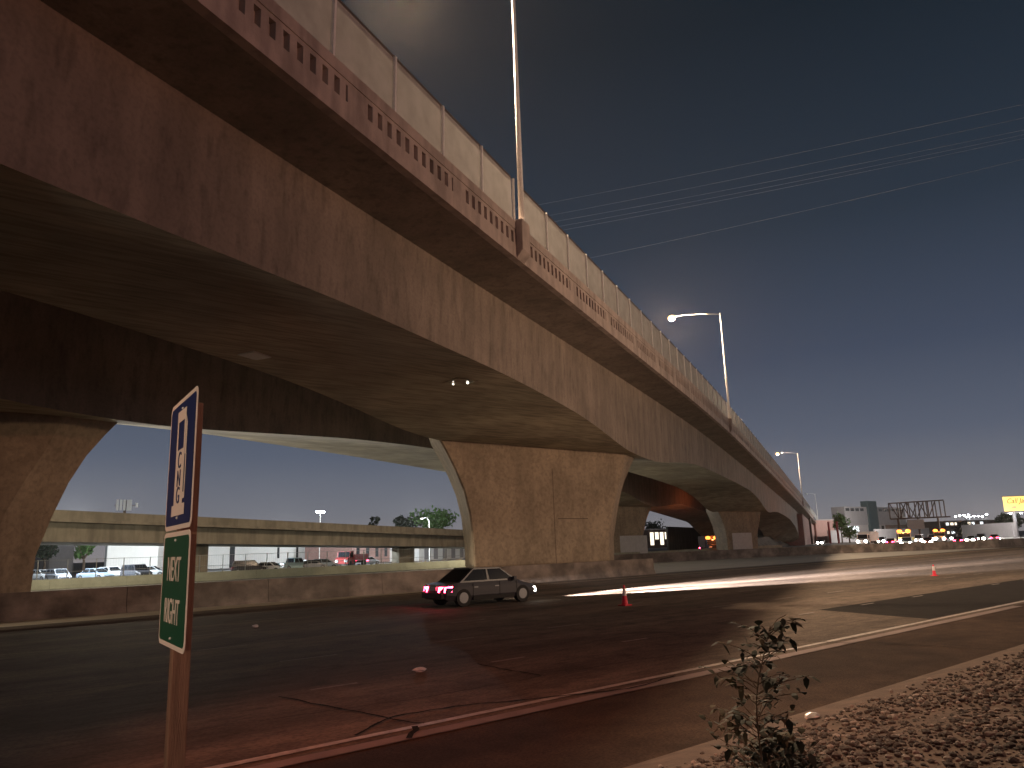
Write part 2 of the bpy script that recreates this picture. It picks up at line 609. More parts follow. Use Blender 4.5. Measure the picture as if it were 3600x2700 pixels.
def overpass(off, soff, label, profile):
    root = thing('overpass', sp(40, 6.7, 0, off), label, 'overpass', 'freeway overpasses side by side')
    # deck slab with cantilevers, far edge widened to block lamp light between decks
    b = MB()
    ring = lambda s: [sp(s, .03, zt(s) - 1.58, off), sp(s, 2.6, zt(s) - 1.78, off), sp(s, 10.9, zt(s) - 1.78, off), sp(s, 15.37, zt(s) - 1.62, off),
                      sp(s, 15.37, zt(s) - 1.1, off), sp(s, .03, zt(s) - 1.1, off)]
    SD = SV + [S_END + 6 * i for i in range(1, 30)]
    rs = [ring(s) for s in SD]
    for r0, r1 in zip(rs, rs[1:]):
        for k in range(6):
            b.face(r0[k], r1[k], r1[(k + 1) % 6], r0[(k + 1) % 6])
    b.face(*rs[0])
    b.face(*rs[-1])
    b.build('deck', M['girder'], root)
    # box girder with arched underside
    w = MB()
    so = MB()
    w2 = MB()
    perps = [2.7 + 8.1 * i / 6 for i in range(7)]

    def zf(s, p):
        sg = s + (p - 2.7) * 2.003
        return min(profile(sg - soff), zt(s) - 2.6)
    for s0, s1 in zip(SV, SV[1:]):
        w.face(sp(s0, 2.6, zt(s0) - 1.77, off), sp(s1, 2.6, zt(s1) - 1.77, off), sp(s1, 2.7, zf(s1, 2.7), off), sp(s0, 2.7, zf(s0, 2.7), off))
        w2.face(sp(s0, 10.9, zt(s0) - 1.77, off), sp(s1, 10.9, zt(s1) - 1.77, off), sp(s1, 10.8, zf(s1, 10.8), off), sp(s0, 10.8, zf(s0, 10.8), off))
        for a, c in zip(perps, perps[1:]):
            so.face(sp(s0, a, zf(s0, a), off), sp(s1, a, zf(s1, a), off), sp(s1, c, zf(s1, c), off), sp(s0, c, zf(s0, c), off))
    w.build('girder', M['girder'], root)
    w2.build('girder', M['girder'], root)
    so.build('soffit', M['soffit'], root, smooth=True)
    # parapets: near one with its rows of recessed openings
    b = MB()
    SP_ = [-40 + 2.0 * i for i in range(170)]

    def bandq(z0, z1, p0, p1, ss=SP_):
        for s0, s1 in zip(ss, ss[1:]):
            b.hexa([sp(s0, p0, zt(s0) + z0, off), sp(s1, p0, zt(s1) + z0, off), sp(s1, p1, zt(s1) + z0, off), sp(s0, p1, zt(s0) + z0, off),
                    sp(s0, p0, zt(s0) + z1, off), sp(s1, p0, zt(s1) + z1, off), sp(s1, p1, zt(s1) + z1, off), sp(s0, p1, zt(s0) + z1, off)])
    bandq(-1.60, -1.02, 0, .40)
    bandq(-.36, 0, 0, .40)
    bandq(-.50, -.36, .03, .38)
    bandq(-1.02, -.50, .20, .34)
    s = -33.3
    while s < 290:
        # bay: solid block then ten balusters
        segs = [(s, s + .95)] + [(s + .95 + .505 * i + .24, s + .95 + .505 * (i + 1)) for i in range(10)]
        for a, c in segs:
            b.hexa([sp(a, .015, zt(a) - 1.03, off), sp(c, .015, zt(c) - 1.03, off), sp(c, .22, zt(c) - 1.03, off), sp(a, .22, zt(a) - 1.03, off),
                    sp(a, .015, zt(a) - .49, off), sp(c, .015, zt(c) - .49, off), sp(c, .22, zt(c) - .49, off), sp(a, .22, zt(a) - .49, off)])
        s += 6.1
    b.build('parapet', M['parapet'], root)
    b = MB()
    bandq(-1.60, 0, 13.0, 13.4)
    b.build('parapet', M['parapet'], root)
    return root


ov1 = overpass(0, 0, 'nearer long concrete overpass with arched box girder and fenced parapet, sweeping over the freeway', zs_)
ov2 = overpass(15.4, 0, 'second dark concrete overpass running just behind the fenced one', zs2_)


def pier(root, ox, oy, sx=1, sz=1, patch=None):
    prof = [(0, 28.5, 40.1, 41.9), (2.5, 28.4, 40.15, 42.0), (4.2, 28.2, 40.6, 42.5), (5.6, 27.8, 41.2, 43.0), (6.8, 27.2, 41.8, 43.6), (7.8, 26.6, 42.2, 44.3),
            (8.8, 25.9, 42.4, 45.1), (9.6, 25.6, 42.5, 45.3)]
    b = MB()
    rings = []
    cx = 41.9
    for z, l, c, r in prof:
        X = lambda v: cx + (v - cx) * sx + ox
        c2 = l + .06
        rings.append([Vector((X(c2), 37.25 + oy, z * sz)), Vector((X(c), 37.25 + oy, z * sz)), Vector((X(r), 38.5 + oy, z * sz)), Vector((X(r), 39.8 + oy, z * sz)),
                      Vector((X(c), 40.9 + oy, z * sz)), Vector((X(l + 2.0), 40.9 + oy, z * sz)), Vector((X(l + 1.75), 40.3 + oy, z * sz)), Vector((X(l), 37.36 + oy, z * sz))])
    for r0, r1 in zip(rings, rings[1:]):
        for k in range(8):
            b.face(r0[k], r0[(k + 1) % 8], r1[(k + 1) % 8], r1[k])
    b.face(*rings[0])
    b.face(*rings[-1])
    p = b.build('pier', M['pier'], root)
    # formwork joints
    j = MB()
    X = lambda v: cx + (v - cx) * sx + ox
    j.box(X(35.05), X(35.09), 37.244 + oy, 37.3 + oy, 1.1 * sz, 7.2 * sz)
    j.box(X(35.4), X(38.2), 37.244 + oy, 37.3 + oy, 3.9 * sz, 3.95 * sz)
    j.box(X(28.9), X(41.6), 37.235 + oy, 37.3 + oy, 8.02 * sz, 8.06 * sz) if False else None
    j.build('joint', M['steel'], p)
    if patch:
        q = MB()
        q.box(patch[0], patch[1], 37.20 + oy, 37.24 + oy, .1, patch[2])
        q.build('paint_patch', M['paint_patch'], p)
    return p


pier(ov1, 0, 0)
pier(ov2, -36.0, -.2)
pier(ov2, 57.4, 46.2, .95, .93, (92.5, 99.0, 3.4))
pier(ov1, 87.6, 44.4, .80, .82, (120.2, 126.3, 3.4))
pier(ov1, -90, -44.5)
# access hatches under the girders
b = MB()
def on_soffit(x, y):
    z = 9.6
    for _ in range(12):
        g = G(x, y, z)
        s, p = g.dot(DV), Vector((g.x, g.y, 0)).dot(NV) - D0
        z = min(zs_(s + (p - 2.7) * 2.003), zt(s) - 2.6)
    return G(x, y, z)


for (x, y, w) in ((550, 768, .5), (1515, 1064, .9), (1592, 1067, .9)):
    g = on_soffit(x, y)
    b = MB()
    c4 = [g + DV * a * w + NV * c * w * .8 for a, c in ((-1, -1), (1, -1), (1, 1), (-1, 1))]
    b.hexa([v - Vector((0, 0, .035)) for v in c4] + [v + Vector((0, 0, .3)) for v in c4])
    b.build('access_hatch', M['whiteclad'], ov1)
g = on_soffit(994, 824)
b = MB()
b = MB()
for (x0, x1, y0, y1) in ((-.6, .6, -.6, -.5), (-.6, .6, .5, .6), (-.6, -.5, -.5, .5), (.5, .6, -.5, .5)):
    b.box(g.x + x0, g.x + x1, g.y + y0, g.y + y1, g.z - .05, g.z + .4)
o = b.build('vent_frame', M['soffit'], ov1)
b = MB()
b.box(g.x - .5, g.x + .5, g.y - .5, g.y + .5, g.z - .02, g.z + .35)
b.build('vent_opening', M['windark'], o)
b = MB()
VL = glow('dim vent lamp', (1, .9, .75), 3)
b.ball((g.x + .25, g.y - .25, g.z - .08), .07)
b.build('vent_lamp', VL, o)
b = MB()
b.ball((g.x - .15, g.y + .35, g.z - .08), .05)
b.build('vent_lamp', VL, o)
for x, y in ((1215, 1080), (745, 947), (695, 925)):
    pass

# abutment and approach wall
b = MB()
ss = [244 + 6 * i for i in range(32)]
for s0, s1 in zip(ss, ss[1:]):
    b.hexa([sp(s0, 1.2, 0), sp(s1, 1.2, 0), sp(s1, 12.4, 0), sp(s0, 12.4, 0), sp(s0, 1.2, zt(s0) - 2.4), sp(s1, 1.2, zt(s1) - 2.4), sp(s1, 12.4, zt(s1) - 2.4),
            sp(s0, 12.4, zt(s0) - 2.4)])
b.build('abutment', M['brick'], ov1)
for s0 in (281, 330):
    b = MB()
    b.hexa([sp(s0, .6, 0), sp(s0 + 4, .6, 0), sp(s0 + 4, 1.19, 0), sp(s0, 1.19, 0), sp(s0, .6, zt(s0) - 1.4), sp(s0 + 4, .6, zt(s0) - 1.4), sp(s0 + 4, 1.19, zt(s0) - 1.4),
            sp(s0, 1.19, zt(s0) - 1.4)])
    b.build('pilaster', M['steel'], ov1)
# sloped paving in front of the abutment
b = MB()
b.hexa([sp(196, 9.5, 0), sp(243.5, 5.2, 0), sp(243.5, 14, 0), sp(196, 14, 0), sp(196, 11, 2.2), sp(243.5, 9, 3.2), sp(243.5, 14, 3.4), sp(196, 14, 2.4)])
tag(b.build('slope_paving', M['viaduct']), 'low yellowish sloped paving under the last span of the fenced overpass', 'paving')

# screen fence on the near parapet
fence = thing('screen_fence', sp(40, .1, zt(40)), 'tall pale mesh screen fence with white posts along the near overpass parapet', 'fence')
gaps = [(27.0, 27.9), (88.0, 88.9)]
b = MB()
r_ = MB()
edges = [-40] + [27.0, None, 27.9] + [88.0, None, 88.9] + [330]
runs = [(-40, 27.0), (27.9, 88.0), (88.9, 330)]
for a, c in runs:
    n = max(2, int((c - a) / 3.05) * 2)
    r_ = MB()
    for i in range(n):
        s0, s1 = a + (c - a) * i / n, a + (c - a) * (i + 1) / n
        b.face(sp(s0, .12, zt(s0) + .01), sp(s1, .12, zt(s1) + .01), sp(s1, .12, zt(s1) + 1.9), sp(s0, .12, zt(s0) + 1.9))
        r_.bar(sp(s0, .16, zt(s0) + 1.95), sp(s1, .16, zt(s1) + 1.95), .10, .09)
    r_.build('top_rail', M['rail'], fence)
b.build('mesh_panel', M['panel'], fence)
pb = MB()
tilt = DV * .055
pb.bar((0, 0, 0), Vector((0, 0, 1.9)) + tilt, .085, .085, up=(DV.x, DV.y, 0))
pm = pb.build('post', M['galv'], fence, world=False)
posts = []
s = 27.0
plist = [27.02, 27.9] + [27.9 + 2.95 * i for i in range(1, 20)] + [88.0, 88.92] + [88.92 + 3.05 * i for i in range(1, 62)] + [24.0 - 3.05 * i for i in range(0, 9)]
base = wloc(fence)
for i, sv in enumerate(plist):
    o = pm if i == 0 else pm.copy()
    if i:
        COL.objects.link(o)
    o.parent = fence
    o.location = sp(sv, .05, zt(sv)) - base


# ------------------------------------------------------------------ street lamps on the parapet
def street_lamp(s, label, lit=True, top=28.0, perp=5.5, off=0.0, power=37000, base_perp=-.12):
    z0 = zt(s)
    root = thing('street_lamp', sp(s, base_perp, z0 - 1.55, off), label, 'street lamp', 'street lamps along the overpass')
    b = MB()
    b.hexa([sp(s - .42, -.30, z0 - 1.25, off), sp(s + .42, -.30, z0 - 1.25, off), sp(s + .42, -.004, z0 - 1.6, off), sp(s - .42, -.004, z0 - 1.6, off),
            sp(s - .42, -.30, z0 + .06, off), sp(s + .42, -.30, z0 + .06, off), sp(s + .42, -.004, z0 + .06, off), sp(s - .42, -.004, z0 + .06, off)])
    b.build('bracket', M['parapet'], root, bevel=.03)
    b = MB()
    b.tube([sp(s, base_perp, z0 + .06, off), sp(s, base_perp, z0 + 5, off), sp(s, base_perp, top, off)], [.125, .105, .07], 14)
    b.build('pole', M['galv'], root, smooth=True)
    b = MB()
    b.tube([sp(s, base_perp, top - .15, off), sp(s, perp * .35, top + .22, off), sp(s, perp * .7, top + .36, off), sp(s, perp - .5, top + .38, off)], [.05, .045, .04, .035], 8)
    b.build('arm', M['galv'], root, smooth=True)
    b = MB()
    c = sp(s, perp, top + .34, off)
    for k, (dp, hw, hh) in enumerate(((-.55, .07, .05), (-.2, .17, .09), (.2, .2, .11), (.45, .1, .06))):
        pass
    st = [(-.55, .07, .05), (-.2, .17, .10), (.2, .2, .12), (.45, .10, .06)]
    for (p0, w0, h0), (p1, w1, h1) in zip(st, st[1:]):
        A, B = sp(s, perp + p0, top + .38, off), sp(s, perp + p1, top + .38, off)
        b.hexa([A - DV * w0 - Vector((0, 0, .02)), A + DV * w0 - Vector((0, 0, .02)), B + DV * w1 - Vector((0, 0, .02)), B - DV * w1 - Vector((0, 0, .02)),
                A - DV * w0 * .6 + Vector((0, 0, h0)), A + DV * w0 * .6 + Vector((0, 0, h0)), B + DV * w1 * .6 + Vector((0, 0, h1)), B - DV * w1 * .6 + Vector((0, 0, h1))])
    h = b.build('luminaire', M['lampgrey'], root)
    b = MB()
    b.ball(c + Vector((0, 0, -.12)), .46, 12, (1.0, 1.0, .8))
    b.build('lens', M['hps'] if lit else M['headdim'], h, smooth=True)
    if lit:
        lo = light('street_lamp_light', 'POINT', c + Vector((0, 0, -.75)), power, SODIUM, .45)
    return root


street_lamp(27.45, 'tall street lamp rising out of the top of the picture from the near parapet')
street_lamp(88.45, 'brightly lit street lamp with its glowing head clear against the night sky')
street_lamp(229, 'small far lit street lamp above the descending end of the overpass', top=25.4, perp=5.2, power=16000)
street_lamp(330, 'tiny unlit pole beyond the brick abutment', lit=False, top=19, perp=3)

# ------------------------------------------------------------------ barriers and walls
def barrier(name, pts, h, mt, label, w0=.62, w1=.30, cat='barrier'):
    root = None
    b = MB()
    for (x0, y0), (x1, y1) in zip(pts, pts[1:]):
        a, c = Vector((x0, y0, 0)), Vector((x1, y1, 0))
        q = Vector((-(c - a).y, (c - a).x, 0)).normalized()
        n = max(1, int((c - a).length / 6))
        for k in range(n):
            p0, p1 = a + (c - a) * (k / n), a + (c - a) * ((k + 1) / n) - (c - a).normalized() * .02
            for (za, wa), (zb, wb) in (((0, w0), (.33, w1 + .1)), ((.33, w1 + .1), (h, w1))):
                b.hexa([p0 - q * wa / 2 + Vector((0, 0, za)), p1 - q * wa / 2 + Vector((0, 0, za)), p1 + q * wa / 2 + Vector((0, 0, za)), p0 + q * wa / 2 + Vector((0, 0, za)),
                        p0 - q * wb / 2 + Vector((0, 0, zb)), p1 - q * wb / 2 + Vector((0, 0, zb)), p1 + q * wb / 2 + Vector((0, 0, zb)), p0 + q * wb / 2 + Vector((0, 0, zb))])
    o = b.build(name, mt)
    return tag(o, label, cat)


barrier('median_barrier', [(-90, 36.55), (27.8, 36.55), (43.7, 36.55)], 1.08, M['barrier'],
        'stained concrete median barrier running past the foot of the big flared pier', .7, .34)
barrier('median_barrier', [(47, 60.5), (80, 55), (98, 50.5), (116, 38), (170, 36.6), (420, 36.6)], 1.06, M['barrier'],
        'grey concrete barrier beyond the end of the stained one, receding to the right')
barrier('roadside_wall', [(-60, 72.6), (62, 79.4), (150, 90)], .84, M['wall'], 'low greenish concrete wall between the far roadway and the parking lot', .5, .42, 'wall')
b = MB()
for k, (x0, x1) in enumerate(((250, 268), (269, 290), (292, 340))):
    b.box(x0, x1, 148 - k * 6, 148.6 - k * 6, 0, 4.4)
tag(b.build('sound_wall', M['bldgrey']), 'pale block wall at the right behind the traffic', 'wall')
b = MB()
a, c = P(1441, 1133, 210), P(1575, 1139, 250)
b.hexa([(a.x, a.y, -.3), (c.x + 40, c.y + 30, -.3), (c.x + 40, c.y + 30.6, -.3), (a.x, a.y + .6, -.3), (a.x, a.y, 6.4), (c.x + 40, c.y + 30, 6.6), (c.x + 40, c.y + 30.6, 6.6), (a.x, a.y + .6, 6.4)])
tag(b.build('retaining_wall', M['viaduct']), 'yellowish retaining wall seen between the two far piers', 'wall')
a, c = P(2080, 1136, 300), P(2190, 1132, 260)
b = MB()
b.hexa([(a.x, a.y, 0), (c.x, c.y, 0), (c.x, c.y + .6, 0), (a.x, a.y + .6, 0), (a.x, a.y, 4.9), (c.x, c.y, 4.9), (c.x, c.y + .6, 4.9), (a.x, a.y + .6, 4.9)])
tag(b.build('boundary_wall', M['bldgrey']), 'long low grey wall under the billboard', 'wall')

# ------------------------------------------------------------------ viaduct beyond
va = thing('viaduct', (32, 92, 0), 'low concrete viaduct beyond the freeway with a ledge and one square column', 'viaduct')
A0, A1 = Vector((14.84, 84.1, 0)), Vector((84.74, 112.24, 0))
vd = (A1 - A0).normalized()
vn = Vector((-vd.y, vd.x, 0))
vl = (A1 - A0).length


def vz(t):
    return 7.1 - 1.6 * t / vl


def vbox(b, t0, t1, p0, p1, z0, z1, n=12):
    for k in range(n):
        a, c = t0 + (t1 - t0) * k / n, t0 + (t1 - t0) * (k + 1) / n
        q = lambda t, p, z: A0 + vd * t + vn * p + Vector((0, 0, vz(t) + z))
        b.hexa([q(a, p0, z0), q(c, p0, z0), q(c, p1, z0), q(a, p1, z0), q(a, p0, z1), q(c, p0, z1), q(c, p1, z1), q(a, p1, z1)])


b = MB(); vbox(b, -40, 130, 0, .35, -.85, 0); b.build('parapet', M['viaduct'], va)
b = MB(); vbox(b, -40, 130, -.25, 11, -1.12, -.86); b.build('deck', M['viaduct'], va)
b = MB(); vbox(b, -40, 130, 1.0, 9.5, -2.95, -1.13); b.build('girder', M['viaduct'], va)
for t in (19.6, 62, -22):
    b = MB()
    c = A0 + vd * t + vn * 5
    b.hexa([(c.x - 1.5, c.y - 1.1, 0), (c.x + 1.5, c.y - 1.1, 0), (c.x + 1.5, c.y + 1.1, 0), (c.x - 1.5, c.y + 1.1, 0), (c.x - 1.5, c.y - 1.1, vz(t) - 2.94), (c.x + 1.5, c.y - 1.1, vz(t) - 2.94),
            (c.x + 1.5, c.y + 1.1, vz(t) - 2.94), (c.x - 1.5, c.y + 1.1, vz(t) - 2.94)])
    b.build('column', M['viaduct'], va)

# ------------------------------------------------------------------ road sign
sd = Vector((math.cos(R(82.8)), math.sin(R(82.8)), 0))      # near -> far edge of the plates
sn = Vector((-sd.y, sd.x, 0))                                # faces the oncoming traffic
S0 = Vector((1.31, 4.09, 0)) - sd * .03
WID = .762


def sgn(t, z, d=0.0):          # t from the near edge, d out of the face
    v = S0 + sd * t + sn * d
    return Vector((v.x, v.y, z))


sign = thing('road_sign', sgn(WID / 2, .2, -.05), 'roadside sign on a timber post, blue fuel pump plate over a green plate', 'road sign')
b = MB()
pc = [(WID / 2 - .045, -.004), (WID / 2 + .045, -.004), (WID / 2 + .045, -.094), (WID / 2 - .045, -.094)]
b.hexa([sgn(t, .05, d) for t, d in pc] + [sgn(t, 3.02, d) for t, d in pc])
b.build('post', M['wood'], sign, bevel=.004)


def roundrect(w, h, r, z0, t0, d, n=6):
    pts = []
    for cx, cz, a0 in ((w - r, r, -90), (w - r, h - r, 0), (r, h - r, 90), (r, r, 180)):
        for k in range(n + 1):
            a = R(a0 + 90 * k / n)
            pts.append(sgn(t0 + cx + r * math.cos(a), z0 + cz + r * math.sin(a), d))
    return pts


def plate(name, z0, h, m_in, holder):
    b = MB()
    o = roundrect(WID, h, .05, z0, 0, 0)
    f = roundrect(WID, h, .05, z0, 0, .003)
    b.face(*f)
    b.face(*o[::-1])
    for k in range(len(o)):
        b.face(o[k], o[(k + 1) % len(o)], f[(k + 1) % len(o)], f[k])
    pl = b.build(name, M['signwhite'], holder)
    b = MB()
    b.face(*roundrect(WID - .05, h - .05, .035, z0 + .025, .025, .0045))
    b.build('field', m_in, pl)
    return pl


up = plate('fuel_plate', 2.318, .735, M['signblue'], sign)
lo = plate('direction_plate', 1.70, .606, M['signgreen'], sign)
# reading direction on the face: left of the sign is its far edge
def facing(t, z, d):
    o = sgn(t, z, d)
    x = -sd
    y = Vector((0, 0, 1))
    m3 = Matrix((x, y, sn)).transposed().to_4x4()
    m3.translation = o
    return m3


def fq(b, x0, x1, z0, z1, d=.007, zb=2.318):       # x measured from the sign's left (far) edge
    b.face(sgn(WID - x0, zb + z0, d), sgn(WID - x1, zb + z0, d), sgn(WID - x1, zb + z1, d), sgn(WID - x0, zb + z1, d))


pu = MB()
fq(pu, .20, .57, .075, .135)                       # foot
fq(pu, .255, .50, .135, .44)                       # pump body
fq(pu, .255, .295, .44, .60); fq(pu, .46, .50, .44, .60); fq(pu, .255, .50, .60, .665)
fq(pu, .505, .545, .40, .57); fq(pu, .53, .555, .16, .40); fq(pu, .50, .53, .16, .195)
pts = [(.505, .57), (.545, .57), (.505, .62)]
pu.face(*[sgn(WID - x, 2.318 + z, .007) for x, z in pts])
pu.build('pump_symbol', M['signwhite'], up)
for ch, z in (('C', .335), ('N', .235), ('G', .142)):
    text('letter', ch, M['signblue'], up, facing(WID - .3775, 2.318 + z, .0085), .13, sx=1.05)
text('lettering', 'NEXT', M['signwhite'], lo, facing(WID / 2 + .01, 1.70 + .345, .006), .185, sx=.80)
text('lettering', 'RIGHT', M['signwhite'], lo, facing(WID / 2 + .01, 1.70 + .125, .006), .185, sx=.80)
bo = MB()
for z in (2.38, 2.99, 1.75, 2.26):
    bo.ball(sgn(WID / 2, z, .006), .008)
bo.build('bolt', M['galv'], sign)


# ------------------------------------------------------------------ traffic cones
def cone(loc, label, sc=1.0):
    root = thing('traffic_cone', loc, label, 'traffic cone', 'traffic cones on the roadway')
    b = MB()
    b.box(-.18 * sc, .18 * sc, -.18 * sc, .18 * sc, 0, .035 * sc)
    b.build('base', M['cone'], root, world=False, bevel=.01)

    def fr(z0, z1, m, n, e=0):
        bb = MB()
        rr = lambda z: (.125 - .095 * z / .71 + e) * sc
        bb.tube([(0, 0, z0 * sc), (0, 0, z1 * sc)], [rr(z0), rr(z1)], 20)
        bb.build(n, m, root, smooth=False, world=False)
    fr(.035, .71, M['cone'], 'body')
    fr(.34, .60, M['conewhite'], 'collar', .004)


cone(G(1350, 1308, .008), 'nearer orange traffic cone with pale collar, below the big pier')
cone(G(2019, 1244, .008), 'farther orange traffic cone out on the lanes at the right', .80)


# ------------------------------------------------------------------ vehicles
def vehicle(kind, loc, rz, paint, label, cat='car', group=None, lights=False, small=True, name='car'):
    """local x = forward"""
    root = thing(name, loc, label, cat, group, rz)
    spec = dict(sedan=(4.6, .88, .90, 1.42, (-1.62, -.85, .38, 1.22), .33), suv=(4.6, .92, 1.02, 1.72, (-2.2, -1.95, .55, 1.2), .37),
                hatch=(4.2, .87, .95, 1.5, (-2.0, -1.6, .35, 1.15), .33), van=(5.0, .97, 1.05, 1.98, (-2.4, -2.3, 1.2, 1.9), .36),
                pickup=(5.4, .95, 1.05, 1.80, (-.75, -.55, .75, 1.35), .40))[kind]
    Lc, hw, belt, roof, (gb, gt0, gt1, gf), wr = spec
    x0, x1 = -Lc / 2, Lc / 2
    b = MB()
    # body: stations with width, bottom and top
    hood = belt - .12
    st = [(x0, .80, .36, belt - .30), (x0 + .12, .93, .28, belt - .06), (x0 + .6, 1, .22, belt), (gf, 1, .22, belt), (x1 - .75, .97, .22, hood), (x1 - .18, .90, .24, hood - .12), (x1, .74, .36, hood - .32)]
    rings = []
    for x, wf, zb, zt_ in st:
        w = hw * wf
        rings.append([(x, -w * .92, zb), (x, w * .92, zb), (x, w, zb + .18), (x, w, zt_ - .16), (x, w * .92, zt_), (x, -w * .92, zt_), (x, -w, zt_ - .16), (x, -w, zb + .18)])
    for r0, r1 in zip(rings, rings[1:]):
        for k in range(8):
            b.face(r0[k], r0[(k + 1) % 8], r1[(k + 1) % 8], r1[k])
    b.face(*rings[0])
    b.face(*rings[-1])
    # cabin shell
    tw = hw * .78
    bw = hw * .93
    b.hexa([(gb, -bw, belt - .02), (gf, -bw, belt - .02), (gf, bw, belt - .02), (gb, bw, belt - .02), (gt0, -tw, roof), (gt1, -tw, roof), (gt1, tw, roof), (gt0, tw, roof)])
    if kind == 'pickup':
        b.box(x0 + .15, gb - .1, -hw * .9, -hw * .8, belt - .1, belt + .12)
        b.box(x0 + .15, gb - .1, hw * .8, hw * .9, belt - .1, belt + .12)
    b.build('body', paint, root, world=False, bevel=.03 if not small else 0)
    g = MB()

    def lerp(a, c, t):
        return tuple(p + (q - p) * t for p, q in zip(a, c))
    for sgn_ in (-1, 1):
        B0, B1, T0, T1 = (gb, sgn_ * (bw + .012), belt), (gf, sgn_ * (bw + .012), belt), (gt0, sgn_ * (tw + .012), roof), (gt1, sgn_ * (tw + .012), roof)
        for u0, u1 in ((.06, .47), (.52, .94)):
            g.face(lerp(lerp(B0, B1, u0), lerp(T0, T1, u0), .10), lerp(lerp(B0, B1, u1), lerp(T0, T1, u1), .10), lerp(lerp(B0, B1, u1), lerp(T0, T1, u1), .88),
                   lerp(lerp(B0, B1, u0), lerp(T0, T1, u0), .88))
    for xb, xt, e in ((gf, gt1, .012), (gb, gt0, -.012)):
        B0, B1, T0, T1 = (xb + e, -bw, belt), (xb + e, bw, belt), (xt + e, -tw, roof), (xt + e, tw, roof)
        g.face(*[lerp(lerp(B0, B1, u), lerp(T0, T1, u), v) for u, v in ((.06, .06), (.94, .06), (.94, .9), (.06, .9))])
    g.build('window', M['glass'], root, world=False)
    for xw in (x0 + .85, x1 - .88):
        for sgn_ in (-1, 1):
            w = MB()
            w.tube([(xw, sgn_ * (hw - .2), wr), (xw, sgn_ * (hw + .015), wr)], wr, 18)
            tyre = w.build('wheel', M['rubber'], root, world=False)
            w = MB()
            w.tube([(xw, sgn_ * (hw - .02), wr), (xw, sgn_ * (hw + .022), wr)], wr * .62, 14)
            w.build('rim', M['rim'], tyre, world=False)
    if not small:
        for sgn_ in (-1, 1):
            w = MB()
            w.hexa([(gf - .35, sgn_ * hw * .95, belt - .02), (gf - .18, sgn_ * hw * .95, belt - .02), (gf - .2, sgn_ * hw * 1.17, belt), (gf - .32, sgn_ * hw * 1.17, belt),
                    (gf - .35, sgn_ * hw * .95, belt + .1), (gf - .18, sgn_ * hw * .95, belt + .1), (gf - .2, sgn_ * hw * 1.17, belt + .14), (gf - .32, sgn_ * hw * 1.17, belt + .14)])
            w.build('mirror', paint, root, world=False)
            w = MB()
            for xd in (.05, -.95):
                w.box(xd, xd + .18, sgn_ * hw - .012, sgn_ * hw + .03, belt - .22, belt - .18)
            w.build('door_handle', M['rim'], root, world=False)
            w = MB()
            for xd in (-1.0, .28, 1.12):
                w.box(xd - .008, xd + .008, sgn_ * hw - .01, sgn_ * hw + .004, .34, belt - .04)
            w.build('door_seam', M['rubber'], root, world=False)
            w = MB()
            w.box(x0 + 1.3, x1 - 1.35, sgn_ * hw - .02, sgn_ * hw + .018, .22, .36)
            w.build('sill', M['rubber'], root, world=False)
        w = MB()
        w.box(x0 - .02, x0 + .1, -.26, .26, .62, .77)
        w.build('number_plate', M['paper'], root, world=False)
        w = MB()
        w.box(x0 - .06, x0 + .3, -hw * .82, hw * .82, .34, .54)
        w.build('bumper', M['rubber'], root, world=False)
    for sgn_ in (-1, 1):
        if small and lights:
            w = MB()
            w.ball((x1 - .02, sgn_ * hw * .68, hood - .3), .28, 12, (.5, 1.3, 1))  # extra glow ball standing in for headlight glare
            w.build('headlight', M['head'], root, world=False)  # added glare ball, not a lamp part of the vehicle
        w = MB()
        w.hexa([(x1 - .16, sgn_ * hw * .50, hood - .40), (x1 + .02, sgn_ * hw * .50, hood - .42), (x1 - .10, sgn_ * hw * .88, hood - .40), (x1 - .2, sgn_ * hw * .90, hood - .40),
                (x1 - .2, sgn_ * hw * .50, hood - .22), (x1 - .04, sgn_ * hw * .50, hood - .26), (x1 - .14, sgn_ * hw * .89, hood - .22), (x1 - .24, sgn_ * hw * .90, hood - .22)])
        w.build('headlight', M['head'] if lights else M['headdim'], root, world=False)
        w = MB()
        w.hexa([(x0 - .02, sgn_ * hw * .46, belt - .34), (x0 + .2, sgn_ * hw * .46, belt - .34), (x0 + .34, sgn_ * (hw * .95 + .012), belt - .34), (x0 + .05, sgn_ * hw * .88, belt - .34),
                (x0 + .02, sgn_ * hw * .46, belt - .14), (x0 + .2, sgn_ * hw * .46, belt - .14), (x0 + .38, sgn_ * (hw * .95 + .012), belt - .12), (x0 + .1, sgn_ * hw * .90, belt - .14)])
        w.build('taillight', M['tail'] if lights else M['taildim'], root, world=False)
    return root


# the car passing in the lane beside the median barrier
CARX, CARY = 19.7, 25.4
vehicle('sedan', (CARX, CARY, .01), R(-3), PAINT['charcoal'], 'dark sedan with red tail lamps lit, passing the median barrier', 'car', None, True, False)
for yy in (-.55, .55):
    light('car_headlight_beam', 'SPOT', (CARX + 2.5, CARY + yy, .74), 420000, (1, .84, .78), .06, (CARX + 30, CARY - 3.4 + yy * 5, 0), 16, .8)
light('car_headlight_beam', 'SPOT', (CARX + 2.5, CARY, .74), 60000, (1, .84, .78), .06, (CARX + 14, CARY - 1.2, 0), 34, 1)
light('car_headlight_beam', 'SPOT', (CARX + 2.5, CARY, .78), 900000, (1, .84, .78), .06, (CARX + 52, CARY - 4.6, 0), 9, .9)

# a following car outside the frame lights the inner shoulder
light('car_headlight_beam', 'SPOT', (-14, 31.5, .75), 42000, (1, .84, .62), .06, (14, 34.4, 0), 12, .8)

